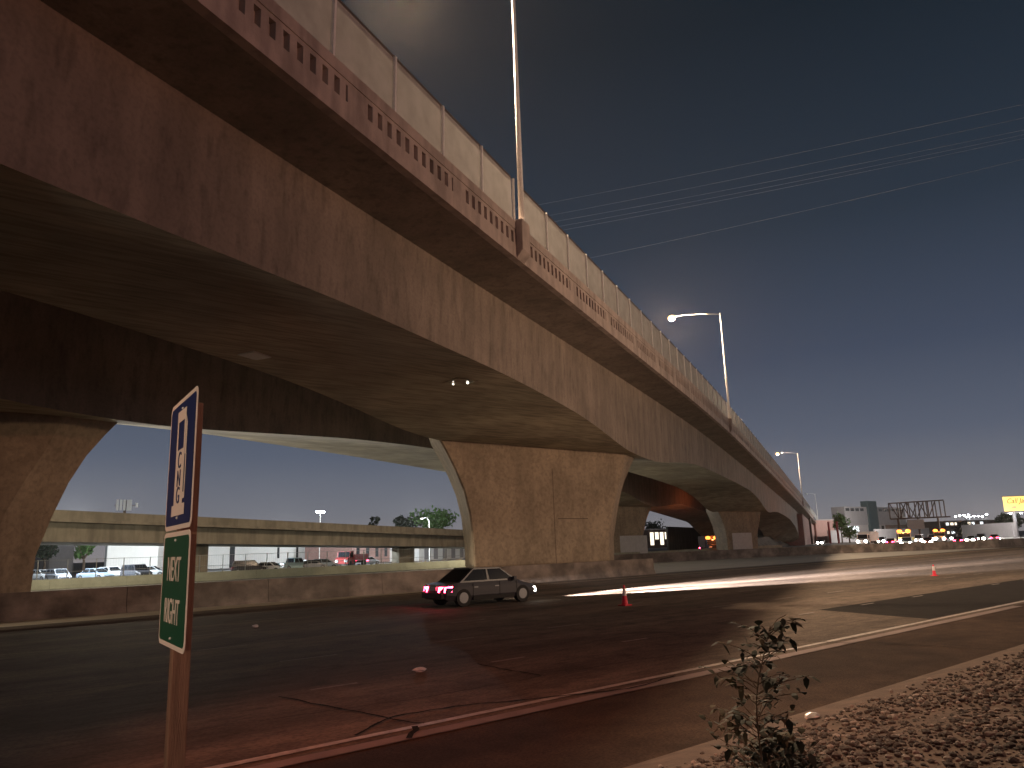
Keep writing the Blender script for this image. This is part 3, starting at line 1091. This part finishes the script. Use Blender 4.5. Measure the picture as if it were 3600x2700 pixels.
# parked cars
PK = 'cars parked in the lot beyond the wall'
lot = [(93, 1, 'sedan', 'silver', -70, 'silver sedan parked closest to the dark pier at the left of the lot'),
       (128, 0, 'hatch', 'grey', -80, 'dark grey hatchback parked beside the leftmost silver sedan'),
       (208, 0, 'sedan', 'blue', -60, 'pale blue sedan parked in front of the white trailer'),
       (241, 1, 'hatch', 'white', -75, 'white hatchback parked behind the pale blue sedan'),
       (296, 0, 'suv', 'charcoal', -75, 'charcoal SUV parked just left of the road sign'),
       (325, 1, 'sedan', 'silver', -30, 'silver sedan showing past the right side of the charcoal SUV'),
       (540, 0, 'suv', 'black', -20, 'black SUV parked right of the viaduct column'),
       (581, 0, 'sedan', 'white', -50, 'white sedan parked next to the black SUV'),
       (634, 1, 'pickup', 'teal', 20, 'pale teal pickup parked facing the lot fence'),
       (672, 1, 'sedan', 'grey', -10, 'grey sedan parked between the teal pickup and the blue hatchback'),
       (703, 1, 'hatch', 'blue', -30, 'blue hatchback parked near the bright end of the white building'),
       (795, 2, 'sedan', 'silver', 10, 'silver sedan parked in front of the long red brick building')]
for px, row, kind, pc_, a, lb in lot:
    dep = (93, 99, 122)[row] + max(0, px - 420) * .045
    q = P(px, 1225, dep)
    vehicle(kind, (q.x, q.y, -.02), R(a), PAINT[pc_], lb, 'car', PK, False, True, 'parked_car')

# lorries and traffic
def lorry(loc, rz, label, cab, boxm, beacons=True, head=True, box_h=3.1, name='truck', cat='truck', Lb=5.2, group=None):
    root = thing(name, loc, label, cat, group, rz)
    b = MB()
    b.prism([(1.0, .5), (3.2, .5), (3.25, 1.35), (2.5, 1.55), (2.25, 2.45), (1.0, 2.5)], -1.1, 1.1)
    b.build('cab', cab, root, world=False)
    b = MB()
    for s_ in (-1.112, 1.112):
        b.face((1.3, s_, 1.5), (2.3, s_, 1.5), (2.1, s_, 2.3), (1.3, s_, 2.3))
    b.face((2.535, -1, 1.58), (2.535, 1, 1.58), (2.29, 1, 2.4), (2.29, -1, 2.4))
    b.build('window', M['glass'], root, world=False)
    b = MB()
    b.box(.9 - Lb, .9, -1.22, 1.22, .95, box_h)
    b.build('cargo_box', boxm, root, world=False)
    b = MB()
    b.box(.9 - Lb, 3.1, -.5, .5, .55, .9)
    b.build('chassis', M['rubber'], root, world=False)
    for xw in (2.2, .2 - Lb * .55, 1.1 - Lb * .8):
        for s_ in (-1, 1):
            b = MB()
            b.tube([(xw, s_ * .85, .48), (xw, s_ * 1.16, .48)], .48, 14)
            b.build('wheel', M['rubber'], root, world=False)
    for s_ in (-1, 1):
        b = MB()
        b.ball((3.24, s_ * .8, .95), .26, 12, (.4, 1.2, 1))
        b.build('headlight', M['head'] if head else M['headdim'], root, world=False)
        b = MB()
        b.box(.86 - Lb, .9 - Lb - .02, s_ * 1.05 - .12, s_ * 1.05 + .12, .8, 1.1)
        b.build('taillight', M['tail'], root, world=False)
        if beacons:
            b = MB()
            b.ball((1.7, s_ * .75, 2.75), .38, 12, (1, 1.3, .9))
            b.build('beacon', M['amber'], root, world=False)
    return root


q = P(1953, 1160, 150)
lorry((q.x, q.y, 0), R(205), 'work truck with amber beacons, left one of the pair on the far lanes', PAINT['white'], M['steel'], box_h=2.2, group=None)
light('beacon_light', 'POINT', (q.x - 2, q.y - 1, 3.4), 1800, (1, .30, .07), .2)
q = P(2030, 1155, 175)
lorry((q.x, q.y, 0), R(200), 'work truck with amber beacons, right one of the pair on the far lanes', PAINT['grey'], M['steel'], box_h=2.4)
light('beacon_light', 'POINT', (q.x - 2, q.y - 1, 3.4), 1800, (1, .30, .07), .2)
q = P(1870, 1160, 170)
lorry((q.x, q.y, 0), R(190), 'white box truck on the far lanes left of the amber beacons', PAINT['white'], M['whiteclad'], beacons=False, Lb=6.5, box_h=3.0)
q = P(1533, 1165, 150)
lorry((q.x, q.y, 0), R(230), 'dark truck with glowing orange lamps under the far end of the overpasses', PAINT['black'], M['bldbrown'], head=False)
light('beacon_light', 'POINT', (q.x - 2, q.y - 3, 3.4), 800, (1, .22, .06), .2)
TR = 'cars moving on the far lanes'
for px, py, dep, kind, pc_, rz, lb in ((1962, 1178, 128, 'suv', 'white', 195, 'white SUV with bright headlights in front of the work trucks'),
                                       (2004, 1168, 150, 'sedan', 'red', 200, 'red sedan with headlights lit between the two work trucks'),
                                       (2072, 1168, 150, 'sedan', 'charcoal', 15, 'dark sedan showing red tail lamps right of the work trucks'),
                                       (2100, 1170, 165, 'sedan', 'white', 190, 'white sedan with headlights lit below the long grey wall'),
                                       (2012, 1152, 215, 'van', 'white', 195, 'white van with headlights lit behind the work trucks'),
                                       (1772, 1162, 235, 'sedan', 'grey', 200, 'grey sedan with headlights lit near the red posts'),
                                       (2060, 1150, 230, 'hatch', 'silver', 195, 'silver hatchback with headlights lit farthest along the far lanes'),
                                       (1925, 1160, 165, 'sedan', 'red', 14, 'red sedan showing its tail lamps just left of the left work truck'),
                                       (1985, 1160, 185, 'van', 'silver', 196, 'silver van with headlights lit between the pair of work trucks'),
                                       (2120, 1163, 180, 'suv', 'black', 194, 'black SUV with headlights lit under the middle of the long grey wall'),
                                       (1905, 1163, 200, 'suv', 'grey', 196, 'grey SUV with headlights lit behind the white box truck'),
                                       (2150, 1166, 175, 'hatch', 'teal', 15, 'pale teal hatchback with tail lamps lit nearest the billboard column')):
    q = P(px, py, dep)
    vehicle(kind, (q.x, q.y, 0), R(rz), PAINT[pc_], lb, 'car', TR, True)

# red tractor unit and white trailer in the lot
q = P(757, 1208, 128)
lorry((q.x, q.y, -.02), R(215), 'red truck parked in the lot before the long white building', M['redpaint'], M['redpaint'], beacons=False, head=False, box_h=2.0)


# ------------------------------------------------------------------ buildings
def block(root, name, mt, x0, x1, y0, y1, z0, z1):
    b = MB()
    b.box(x0, x1, y0, y1, z0, z1)
    return b.build(name, mt, root)


def facade(p_l, p_r, z0, z1, depth, root, name, mt, fwd=0.0):
    """upright slab between two ground points, depth m thick away from the camera"""
    a, c = Vector((p_l.x, p_l.y, 0)), Vector((p_r.x, p_r.y, 0))
    q = Vector((-(c - a).y, (c - a).x, 0)).normalized()
    a, c = a - q * fwd, c - q * fwd
    b = MB()
    e = q * depth
    up_ = lambda v, z: Vector((v.x, v.y, z))
    b.hexa([up_(a, z0), up_(c, z0), up_(c + e, z0), up_(a + e, z0), up_(a, z1), up_(c, z1), up_(c + e, z1), up_(a + e, z1)])
    return b.build(name, mt, root)


# white warehouse behind the lot
wl, wr_ = P(300, 1190, 150), P(733, 1190, 172)
wh = thing('warehouse', ((wl.x + wr_.x) / 2, (wl.y + wr_.y) / 2, 0), 'long white warehouse behind the parked cars, brightly lit', 'warehouse')
facade(wl, wr_, -.2, 6.2, 14, wh, 'wall', M['whiteclad'])
mid = lambda a, c, t: a + (c - a) * t
for t in (.66, .76, .87):
    facade(mid(wl, wr_, t), mid(wl, wr_, t + .012), 1.6, 3.9, .1, wh, 'window', M['windark'], .05)
facade(mid(wl, wr_, .42), mid(wl, wr_, .445), 0, 4.6, .1, wh, 'door', M['windark'], .05)
facade(mid(wl, wr_, .40), mid(wl, wr_, 1.01), 6.2, 6.5, 14.4, wh, 'roof_edge', M['bldlight'], .2)
# trailer in front
a, c = P(232, 1190, 118), P(342, 1190, 122)
tr_ = thing('trailer', (a.x, a.y, 0), 'white box trailer standing behind the pale blue sedan', 'trailer')
facade(a, c, .95, 4.6, 2.6, tr_, 'cargo_box', M['whiteclad'])
facade(mid(a, c, .05), mid(a, c, .95), .5, .94, 2.2, tr_, 'chassis', M['rubber'], -.2)
for t in (.12, .22, .8):
    b = MB()
    p = mid(a, c, t)
    b.tube([(p.x, p.y, .5), (p.x + .1, p.y + .5, .5)], .5, 12)
    b.build('wheel', M['rubber'], tr_)
# grey block at the far left
a, c = P(108, 1190, 160), P(160, 1190, 165)
gb_ = thing('shed', (a.x, a.y, 0), 'plain grey building at the left end of the lot behind a slatted fence', 'building')
facade(a, c, -.2, 7.4, 10, gb_, 'wall', M['bldgrey'])
facade(a, c, 7.4, 7.7, 10.4, gb_, 'roof', M['bldlight'], .2)
a, c = P(760, 1195, 160), P(905, 1192, 185)
rb = thing('brick_building', (a.x, a.y, 0), 'dark red brick building showing under the right end of the viaduct', 'building')
facade(a, c, -.2, 6.2, 12, rb, 'wall', M['brick'])
for k in range(7):
    facade(mid(a, c, .06 + .13 * k), mid(a, c, .10 + .13 * k), 1.2, 4.0, .1, rb, 'window', M['windark'], .05)
facade(a, c, 6.2, 6.5, 12.3, rb, 'roof', M['bldbrown'], .15)
a, c = P(905, 1195, 170), P(1010, 1190, 190)
rb = thing('pale_building', (a.x, a.y, 0), 'pale low building beside the big pier at the end of the lot', 'building')
facade(a, c, -.2, 5.6, 12, rb, 'wall', M['whiteclad'])
for k in range(5):
    facade(mid(a, c, .1 + .18 * k), mid(a, c, .18 + .18 * k), .2, 3.2, .1, rb, 'door', M['bldgrey'], .05)
facade(a, c, 5.6, 5.9, 12.3, rb, 'roof', M['bldlight'], .15)

# lit shop seen between the far piers
a, c = P(1400, 1150, 330), P(1446, 1150, 340)
sh = thing('lit_shop', (a.x, a.y, 0), 'warmly lit building seen through the gap right of the big pier', 'building')
facade(a, c, -.2, 7.6, 8, sh, 'wall', M['bldbrown'])
facade(a, c, 7.6, 8.1, 8.6, sh, 'canopy', M['bldlight'], 1.2)
for k in range(4):
    facade(mid(a, c, .08 + .23 * k), mid(a, c, .24 + .23 * k), 1.2 + (k % 2) * 2.4, 6.6, .1, sh, 'window', M['winlit'], .05)
for px in (1410, 1422, 1436):
    p = P(px, 1130, 420)
    b = MB()

# grey office with teal tower
a, c = P(1828, 1140, 300), P(1958, 1140, 335)
ofc = thing('office_building', (a.x, a.y, 0), 'grey two storey office with dark teal stair tower, right of the overpass end', 'building')
facade(a, c, -.2, 6.4, 5, ofc, 'lower_wall', M['bldlight'])
facade(mid(a, c, -.003), mid(a, c, 1.003), 6.4, 13.6, 5.4, ofc, 'upper_wall', M['bldgrey'], .2)
facade(mid(a, c, .345), mid(a, c, .49), -.2, 16.0, 3, ofc, 'stair_tower', M['bldteal'], .9)
for k in range(13):
    if 4 <= k <= 6:
        continue
    facade(mid(a, c, .015 + .075 * k), mid(a, c, .068 + .075 * k), 11.9, 13.0, .1, ofc, 'window', M['windark'], .25)
facade(mid(a, c, .03), mid(a, c, .19), 2.4, 6.0, .1, ofc, 'window', M['wincool'], .06)
facade(mid(a, c, .56), mid(a, c, .60), 1.5, 6.0, .1, ofc, 'window', M['windark'], .06)
facade(mid(a, c, .62), mid(a, c, 1.0), -.1, 6.2, 2, ofc, 'porch', M['bldbrown'], 2.2)

# steel truss frame
a, c = P(1950, 1135, 240), P(2046, 1135, 236)
tf = thing('steel_frame', (a.x, a.y, 0), 'open dark steel truss frame standing beside the grey office', 'steel frame')
za, zb = 7.0, 11.9
hd = (c - a)
hd.z = 0
b = MB()
Q = lambda t, z, e=0: Vector((a.x + hd.x * t, a.y + hd.y * t + e, z))
for e in (0, 3.5):
    b.bar(Q(-.01, zb, e), Q(1.0, zb + .2, e), .35)
    b.bar(Q(0, za, e), Q(1.1, za, e), .4)
    for t in (.0, .2, .42, .6, .8, .9, 1.0):
        b.bar(Q(t, za, e), Q(t, zb, e), .28)
    for t0, t1 in ((.02, .2), (.4, .22), (.42, .6), (.8, .62)):
        b.bar(Q(t0, zb, e), Q(t1, za, e), .26)
b.build('truss', M['steel'], tf)
for t in (.04, .5, .95):
    b = MB()
    b.bar(Q(t, -.1, 1.7), Q(t, za, 1.7), .5)
    b.build('leg', M['steel'], tf)
facade(Q(.14, 0), Q(.50, 0), 3.6, 6.6, 3, tf, 'equipment_housing', M['bldlight'], -.3)

# billboard
a, c = P(2168, 1092, 260), P(2330, 1090, 250)
bb = thing('billboard', (a.x + 4, a.y - 3, 0), 'lit yellow billboard with brown script at the right edge', 'billboard')
q_ = (c - a)
q_.z = 0
bl = q_.length
q_.normalize()
bz0, bz1 = 8.6, 13.4
o = facade(a, c, bz0, bz1, .5, bb, 'panel', M['boardface'])
facade(a - q_ * .2, c + q_ * .2, bz1, bz1 + .25, .7, bb, 'frame', M['steel'], .1)
bx = q_
nrm = Vector((q_.y, -q_.x, 0))


def onboard(d, z):
    m3 = Matrix((bx, Vector((0, 0, 1)), nrm)).transposed().to_4x4()
    v = Vector((a.x, a.y, 0)) + bx * d + nrm * .06
    m3.translation = (v.x, v.y, z)
    return m3


text('lettering', 'Call Jac', M['boardtext'], o, onboard(.9, bz0 + 2.6), 2.3, .35, 'LEFT', .01, .85)
text('lettering', 'YO', M['boardtext'], o, onboard(6.3, bz0 + 1.65), 1.1, 0, 'LEFT', .01)
text('lettering', '18', M['boardtext'], o, onboard(6.6, bz0 + .45), .95, 0, 'LEFT', .01)
b = MB()
for k in range(16):
    an = math.pi * k / 16
b.face(*[Vector((a.x, a.y, bz0 + 1.25)) + bx * (2.9 + .75 * math.cos(2 * math.pi * k / 16)) + nrm * .06 + Vector((0, 0, .33 * math.sin(2 * math.pi * k / 16))) for k in range(16)])
b.build('emblem', M['yellow'], o)
facade(a - q_ * .1, c, bz0 - .7, bz0 - .55, 1.2, bb, 'catwalk', M['bldlight'], 1.0)
for d in (1.5, 4.5, 7.5):
    b = MB()
    v = Vector((a.x, a.y, 0)) + bx * d + nrm * 1.3
    b.box(v.x - .45, v.x + .45, v.y - .15, v.y + .15, bz0 - .95, bz0 - .72)
    b.build('floodlight', M['whitelamp'], bb)
b = MB()
v = Vector((a.x, a.y, 0)) + bx * 3.4
b.tube([(v.x, v.y + .9, -.1), (v.x, v.y + .9, bz0 - .1)], .5, 14)
b.build('column', M['bldgrey'], bb, smooth=True)

# car park with lit decks
a, c = P(2042, 1140, 420), P(2172, 1140, 440)
cp = thing('car_park', (a.x, a.y, 0), 'distant multi storey building with rows of lit windows below the string of lamps', 'building')
facade(a, c, -.2, 8.6, 25, cp, 'wall', M['bldbrown'])
for r in range(3):
    for k in range(14):
        if random.random() < .36:
            continue
        t = .02 + .07 * k
        facade(mid(a, c, t), mid(a, c, t + random.uniform(.03, .055)), 1.6 + 2.3 * r, 3.0 + 2.3 * r, .1, cp, 'window', M['winlit'] if random.random() < .5 else M['wincool'], .06)
# string of lot lamps
GL = 'white lamps over the distant lot'
for k, (px, py) in enumerate(((2064, 1116), (2073, 1114), (2082, 1113), (2088, 1117), (2095, 1117), (2104, 1115), (2113, 1115), (2122, 1116), (2131, 1111), (2092, 1112))):
    p = P(px, py, 500)
    t = thing('lot_lamp', (p.x, p.y, 0), 'small white lamp in the string of lamps above the distant lit building', 'lamp', GL)
    b = MB(); b.tube([(p.x, p.y, 0), (p.x, p.y, p.z)], .12, 6); b.build('pole', M['chain'], t)
    b = MB(); b.ball(p, .42, 12, (1.5, 1.5, .7)); b.build('lamp_head', M['whitelamp'], t)

# brick wall by the abutment with two lamps, red posts
a, c = P(1764, 1150, 290), P(1803, 1150, 296)
bw_ = thing('brick_hut', (a.x, a.y, 0), 'pink brick building right of the abutment behind two red posts', 'building')
facade(a, c, -.2, 8.4, 6, bw_, 'wall', M['brick'])
facade(a, c, 8.4, 8.8, 6.4, bw_, 'roof', M['bldlight'], .2)
for i, (px, py, lb) in enumerate(((1770, 1126, 'small white lamp over the left side of the pink brick building'), (1781, 1132, 'small white lamp over the middle of the pink brick building'))):
    p = P(px, py, 320)
    t = thing('yard_lamp', (p.x, p.y, 0), lb, 'lamp', 'lamps by the pink brick building')
    b = MB(); b.tube([(p.x, p.y, 0), p], .12, 6); b.build('pole', M['chain'], t)
    b = MB(); b.ball(p, .42, 12); b.build('lamp_head', M['whitelamp'], t)
for px, lb in ((1790, 'left one of two dark red posts before the brick building'), (1808, 'right one of two dark red posts before the brick building')):
    p = P(px, 1135, 255)
    b = MB()
    b.tube([(p.x, p.y, -.1), (p.x, p.y, 6.9)], .36, 10)
    b.tube([(p.x, p.y, 6.9), (p.x, p.y, 7.1)], .42, 10)
    tag(b.build('red_post', M['redpole']), lb, 'post', 'red posts by the brick building')

# ------------------------------------------------------------------ chain link fence of the lot
fc = thing('lot_fence', (50, 92, 0), 'thin steel mesh fence with posts between the wall and the parked cars', 'fence')
b = MB()
for k in range(40):
    x = -4 + 2.6 * k
    b.tube([(x, 88.5 + .06 * k, 0), (x, 88.5 + .06 * k, 2.5)], .05, 6)
b.build('posts', M['chain'], fc)
b = MB()
for z in (.25, 1.3, 2.45):
    b.tube([(-4, 88.5, z), (98, 90.9, z)], .022, 5)
for k in range(390):
    x = -4 + .26 * k
    b.bar((x, 88.5 + .006 * k, .1), (x + .02, 88.5 + .006 * k, 2.45), .006)
b.build('mesh', M['chain'], fc)


# ------------------------------------------------------------------ trees
def tree(loc, h, w, leaf, label, n=900, trunk=.3, shape='round', group=None, ls=.5):
    root = thing('tree', loc, label, 'tree', group)
    b = MB()
    L0 = Vector(loc)
    th = h * (.75 if shape == 'palm' else .45)
    b.tube([L0, L0 + Vector((.1, 0, th * .6)), L0 + Vector((0, .1, th))], [trunk, trunk * .7, trunk * .45], 8)
    for k in range(5):
        a = k * 1.3
        b.tube([L0 + Vector((0, 0, th * .8)), L0 + Vector((math.cos(a) * w * .3, math.sin(a) * w * .3, h * .7))], [trunk * .4, trunk * .15], 6)
    b.build('trunk', M['bark'], root)
    c = MB()
    cl = []
    for k in range(13):
        a = random.uniform(0, 6.28)
        rr = random.uniform(0, .36) * w
        cl.append((L0 + Vector((math.cos(a) * rr, math.sin(a) * rr, h * random.uniform(.45, .88))), w * random.uniform(.12, .24)))
    for k in range(n):
        cc, cr_ = random.choice(cl)
        d = Vector((random.gauss(0, 1), random.gauss(0, 1), random.gauss(0, .8))).normalized() * cr_ * random.uniform(.5, 1.05)
        p = cc + d
        u = Vector((random.gauss(0, 1), random.gauss(0, 1), random.gauss(0, 1))).normalized() * ls
        v = u.cross(Vector((random.gauss(0, 1), random.gauss(0, 1), random.gauss(0, 1)))).normalized() * ls * .6
        c.face(p - u, p + v, p + u, p - v)
    c.build('crown', leaf, root)
    return root


def gp(px, dep):
    p = P(px, 1190, dep)
    return (p.x, p.y, 0)


tree(gp(935, 190), 12.2, 11.5, M['leafgreen'], 'lit green round tree above the viaduct beside a small lamp', 1500, ls=.5)
tree(gp(887, 205), 12, 9, M['leafdark'], 'dark tree just left of the lit green one above the viaduct', 900)
tree(gp(862, 205), 12.4, 5, M['leafdark'], 'narrow dark tree leftmost of the clump above the viaduct', 500)
tree(gp(808, 230), 15.2, 4.6, M['leafdark'], 'lone slim dark tree with a small crown above the viaduct', 420, .25, 'palm')
tree(gp(98, 135), 7.4, 6, M['leafdark'], 'dark leafy tree next to the pier at the left of the lot', 800, ls=.35)
tree(gp(182, 130), 7.2, 5.5, M['leafgreen'], 'bright green tree between the grey building and the white trailer', 800, ls=.35)
tree(gp(340, 165), 8, 6, M['leafdark'], 'dark tree behind the white trailer', 700, ls=.35)
tree(gp(420, 130), 6.4, 4, M['leafgreen'], 'small green tree behind the left side of the road sign', 500, ls=.3)
tree(gp(1822, 270), 10.5, 7, M['leafgreen'], 'green lit tree at the left end of the grey office', 900, ls=.45)
tree(gp(1838, 255), 5.2, 8, M['leafgreen'], 'low green shrub before the grey office', 500, ls=.4)
tree(gp(2196, 290), 9.5, 9, M['leafdark'], 'dark bushy tree under the billboard at the right edge', 900, ls=.5)
tree(gp(2178, 320), 8.5, 9, M['leafdark'], 'dark bushy tree left of the billboard column', 800, ls=.5)
tree(gp(2090, 380), 6.0, 14, M['leafdark'], 'dark shrubs before the distant lit windows', 900, ls=.5)
tree(gp(1418, 390), 12.2, 16, M['leafdark'], 'dark tree top behind the warmly lit building', 800, ls=.7)

# dry grass tufts along the lot wall
b = MB()
for k in range(2600):
    x = random.uniform(40, 96)
    y = 80.6 + .06 * (x - 40) + random.uniform(0, 2)
    h = random.uniform(.5, 1.25) * (1 if 48 < x < 80 else .6)
    d = Vector((random.uniform(-.25, .25), random.uniform(-.25, .25), 0))
    b.face((x - .04, y, 0), (x + .04, y, 0), (x + d.x, y + d.y, h))
tag(b.build('dry_grass', M['drygrass']), 'dry pale grass growing along the lot wall', 'grass', kind='stuff')

# ------------------------------------------------------------------ lamp, antenna mast, wires
p = P(692, 1106, 165)
t = thing('lot_light', (p.x, p.y, 0), 'bright white lamp on a mast above the viaduct', 'lamp')
b = MB(); b.tube([(p.x, p.y, 0), (p.x, p.y, p.z)], [.16, .1], 8); b.build('pole', M['galv'], t)
b = MB(); b.box(p.x - .9, p.x + .9, p.y - .25, p.y + .25, p.z - .15, p.z + .2); b.build('lamp_head', glow('cool floodlight', (.8, .92, 1), 40), t)
p = P(927, 1132, 160)
t = thing('street_lamp', (p.x, p.y, 0), 'small pale curved lamp in front of the lit green tree', 'street lamp')
b = MB(); b.tube([(p.x, p.y, 0), (p.x, p.y, p.z + .6)], .09, 8); b.tube([(p.x, p.y, p.z + .6), (p.x - .6, p.y, p.z + 1.3), (p.x - 1.6, p.y, p.z + 1.2)], .08, 8); b.build('pole', M['galv'], t)
b = MB(); b.ball((p.x - 1.8, p.y, p.z + 1.1), .28, 12, (1.4, 1, .6)); b.build('lamp_head', glow('soft lamp', (1, .95, .85), 2), t)
p = P(270, 1092, 180)
t = thing('antenna_mast', (p.x, p.y, 0), 'cellular mast with pale antenna panels rising behind the viaduct', 'antenna mast')
b = MB(); b.tube([(p.x, p.y, 0), (p.x, p.y, p.z + 1.2)], .3, 10); b.bar((p.x - 2.2, p.y, p.z), (p.x + 2.6, p.y, p.z), .15); b.build('pole', M['steel'], t)
for dx in (-1.7, -.95, -.2, .6, 1.15, 2.5):
    b = MB()
    h = 1.25 if dx < 2 else .5
    b.box(p.x + dx - .25, p.x + dx + .25, p.y - .35, p.y - .1, p.z - h + .1, p.z + h + .1)
    b.build('antenna', M['whiteclad'], t)
p = P(264, 1195, 112)
WG = 'overhead power cables'
wires = [((1150, 437), (2212, 225), 'topmost power cable crossing the night sky'), ((1185, 458), (2300, 235), 'second power cable from the top'),
         ((1205, 468), (2300, 262), 'third power cable, close under the second'), ((1218, 478), (2300, 272), 'fourth power cable, close under the third'),
         ((1222, 487), (2300, 280), 'fifth power cable down, lowest of the close bundle'), ((1240, 560), (2300, 322), 'lowest power cable, apart from the bundle')]
for (a, c, lb) in wires:
    A, C = P(a[0] - 160, a[1] + 37, 150), P(c[0], c[1], 105)
    n = 16
    pts = []
    for k in range(n + 1):
        t = k / n
        q = A + (C - A) * t
        q.z -= 2.2 * 4 * t * (1 - t) * .25
        pts.append(q)
    b = MB()
    b.tube(pts, .019, 6, caps=False)
    tag(b.build('power_cable', M['wire']), lb, 'cable', WG)

# ------------------------------------------------------------------ weeds and litter in the foreground
def weed(root_p, top_p, nl, label, spread, lsz, dense_low=True):
    root = thing('weed', root_p, label, 'plant')
    b = MB()
    r0, t0 = Vector(root_p), Vector(top_p)
    sway = Vector((.03, -.02, 0))
    stem = [r0 + (t0 - r0) * (k / 8) + sway * math.sin(k * .9) for k in range(9)]
    b.tube(stem, [.009 - .0008 * k for k in range(9)], 7)
    lv, dv = MB(), MB()

    def leaf(p, d, ln, wd, mbx):
        d = d.normalized()
        s_ = d.cross(Vector((0, 0, 1)))
        if s_.length < .1:
            s_ = Vector((1, 0, 0))
        s_ = s_.normalized() * wd
        up = Vector((0, 0, 1))
        p1, p2, p3 = p + d * ln * .35, p + d * ln * .7 - up * ln * .05, p + d * ln - up * ln * .2
        mbx.face(p, p1 + s_ + up * .004, p1 - s_ + up * .004)
        mbx.face(p1 + s_ + up * .004, p2 + s_ * .8, p2 - s_ * .8, p1 - s_ + up * .004)
        mbx.face(p2 + s_ * .8, p3, p2 - s_ * .8)
    for k in range(nl):
        t = random.random() ** (1.25 if dense_low else .8)
        i = min(7, int(t * 8))
        p = stem[i].lerp(stem[i + 1], t * 8 - i)
        a = k * 2.4 + random.uniform(-.5, .5)
        ln = spread * (1.05 - .72 * t) * random.uniform(.4, 1.1)
        d = Vector((math.cos(a), math.sin(a), random.uniform(.1, .75)))
        e = p + d.normalized() * ln
        b.tube([p, p.lerp(e, .5) + Vector((0, 0, .02)), e], [.0035, .003, .002], 5)
        m_ = dv if random.random() < .25 else lv
        for q in range(random.randint(4, 8)):
            pp = p.lerp(e, random.uniform(.35, 1))
            leaf(pp, Vector((random.gauss(0, 1), random.gauss(0, 1), random.gauss(-.1, .5))), lsz * random.uniform(.6, 1.25), lsz * random.uniform(.2, .36), m_)
    b.build('stem', M['stem'], root)
    lv.build('leaf', M['weed'], root)
    o = dv.build('leaf', M['weeddry'], root)
    o['label'] = 'dry yellowed leaf'


rp = G(1625, 1740, .42)
tp = P(1655, 1352, (rp - CAM).dot(FWD) * .97)
weed((rp.x, rp.y, bank(rp.x, rp.y)), tp, 88, 'tall leafy weed growing at the edge of the gravel', .62, .075)
rp2 = G(1690, 1720, .40)
tp2 = P(1680, 1590, (rp2 - CAM).dot(FWD))
weed((rp2.x, rp2.y, bank(rp2.x, rp2.y)), tp2, 80, 'low bushy weed at the foot of the tall one', .52, .085)
g = G(1757, 1563, .04)
b = MB()
b.ball((g.x, g.y, bank(g.x, g.y) + .03), .09, 12, (1.5, .8, .35), .25)
tag(b.build('crushed_can', M['foil']), 'crushed shiny can lying on the edge of the gravel', 'litter')
g = G(907, 1452)
b = MB()
b.ball((g.x, g.y, .045), .10, 12, (1.3, .8, .4), .3)
tag(b.build('paper_scrap', M['paper']), 'white scrap of paper lying in the nearest lane', 'litter')
g = G(552, 1356)
b = MB()
b.ball((g.x, g.y, .05), .09, 12, (1.1, .9, .6), .25)
tag(b.build('paper_scrap', M['paper']), 'tiny white scrap lying on the lanes right of the sign', 'litter')

# ------------------------------------------------------------------ haze added for the glow round the lamps
b = MB()
b.box(-250, 1000, -120, 900, -1.2, 60)
hz = b.build('haze', mat('haze', (1, 1, 1)))
tag(hz, 'thin haze added over the whole place for lamp glow', 'haze', kind='stuff')
ht = hz.data.materials[0].node_tree
ht.nodes.remove(ht.nodes['Principled BSDF'])
pv = ht.nodes.new('ShaderNodeVolumePrincipled')
pv.inputs['Color'].default_value = (1, .93, .86, 1)
pv.inputs['Density'].default_value = .00011
pv.inputs['Anisotropy'].default_value = .55
ht.links.new(pv.outputs[0], ht.nodes['Material Output'].inputs['Volume'])
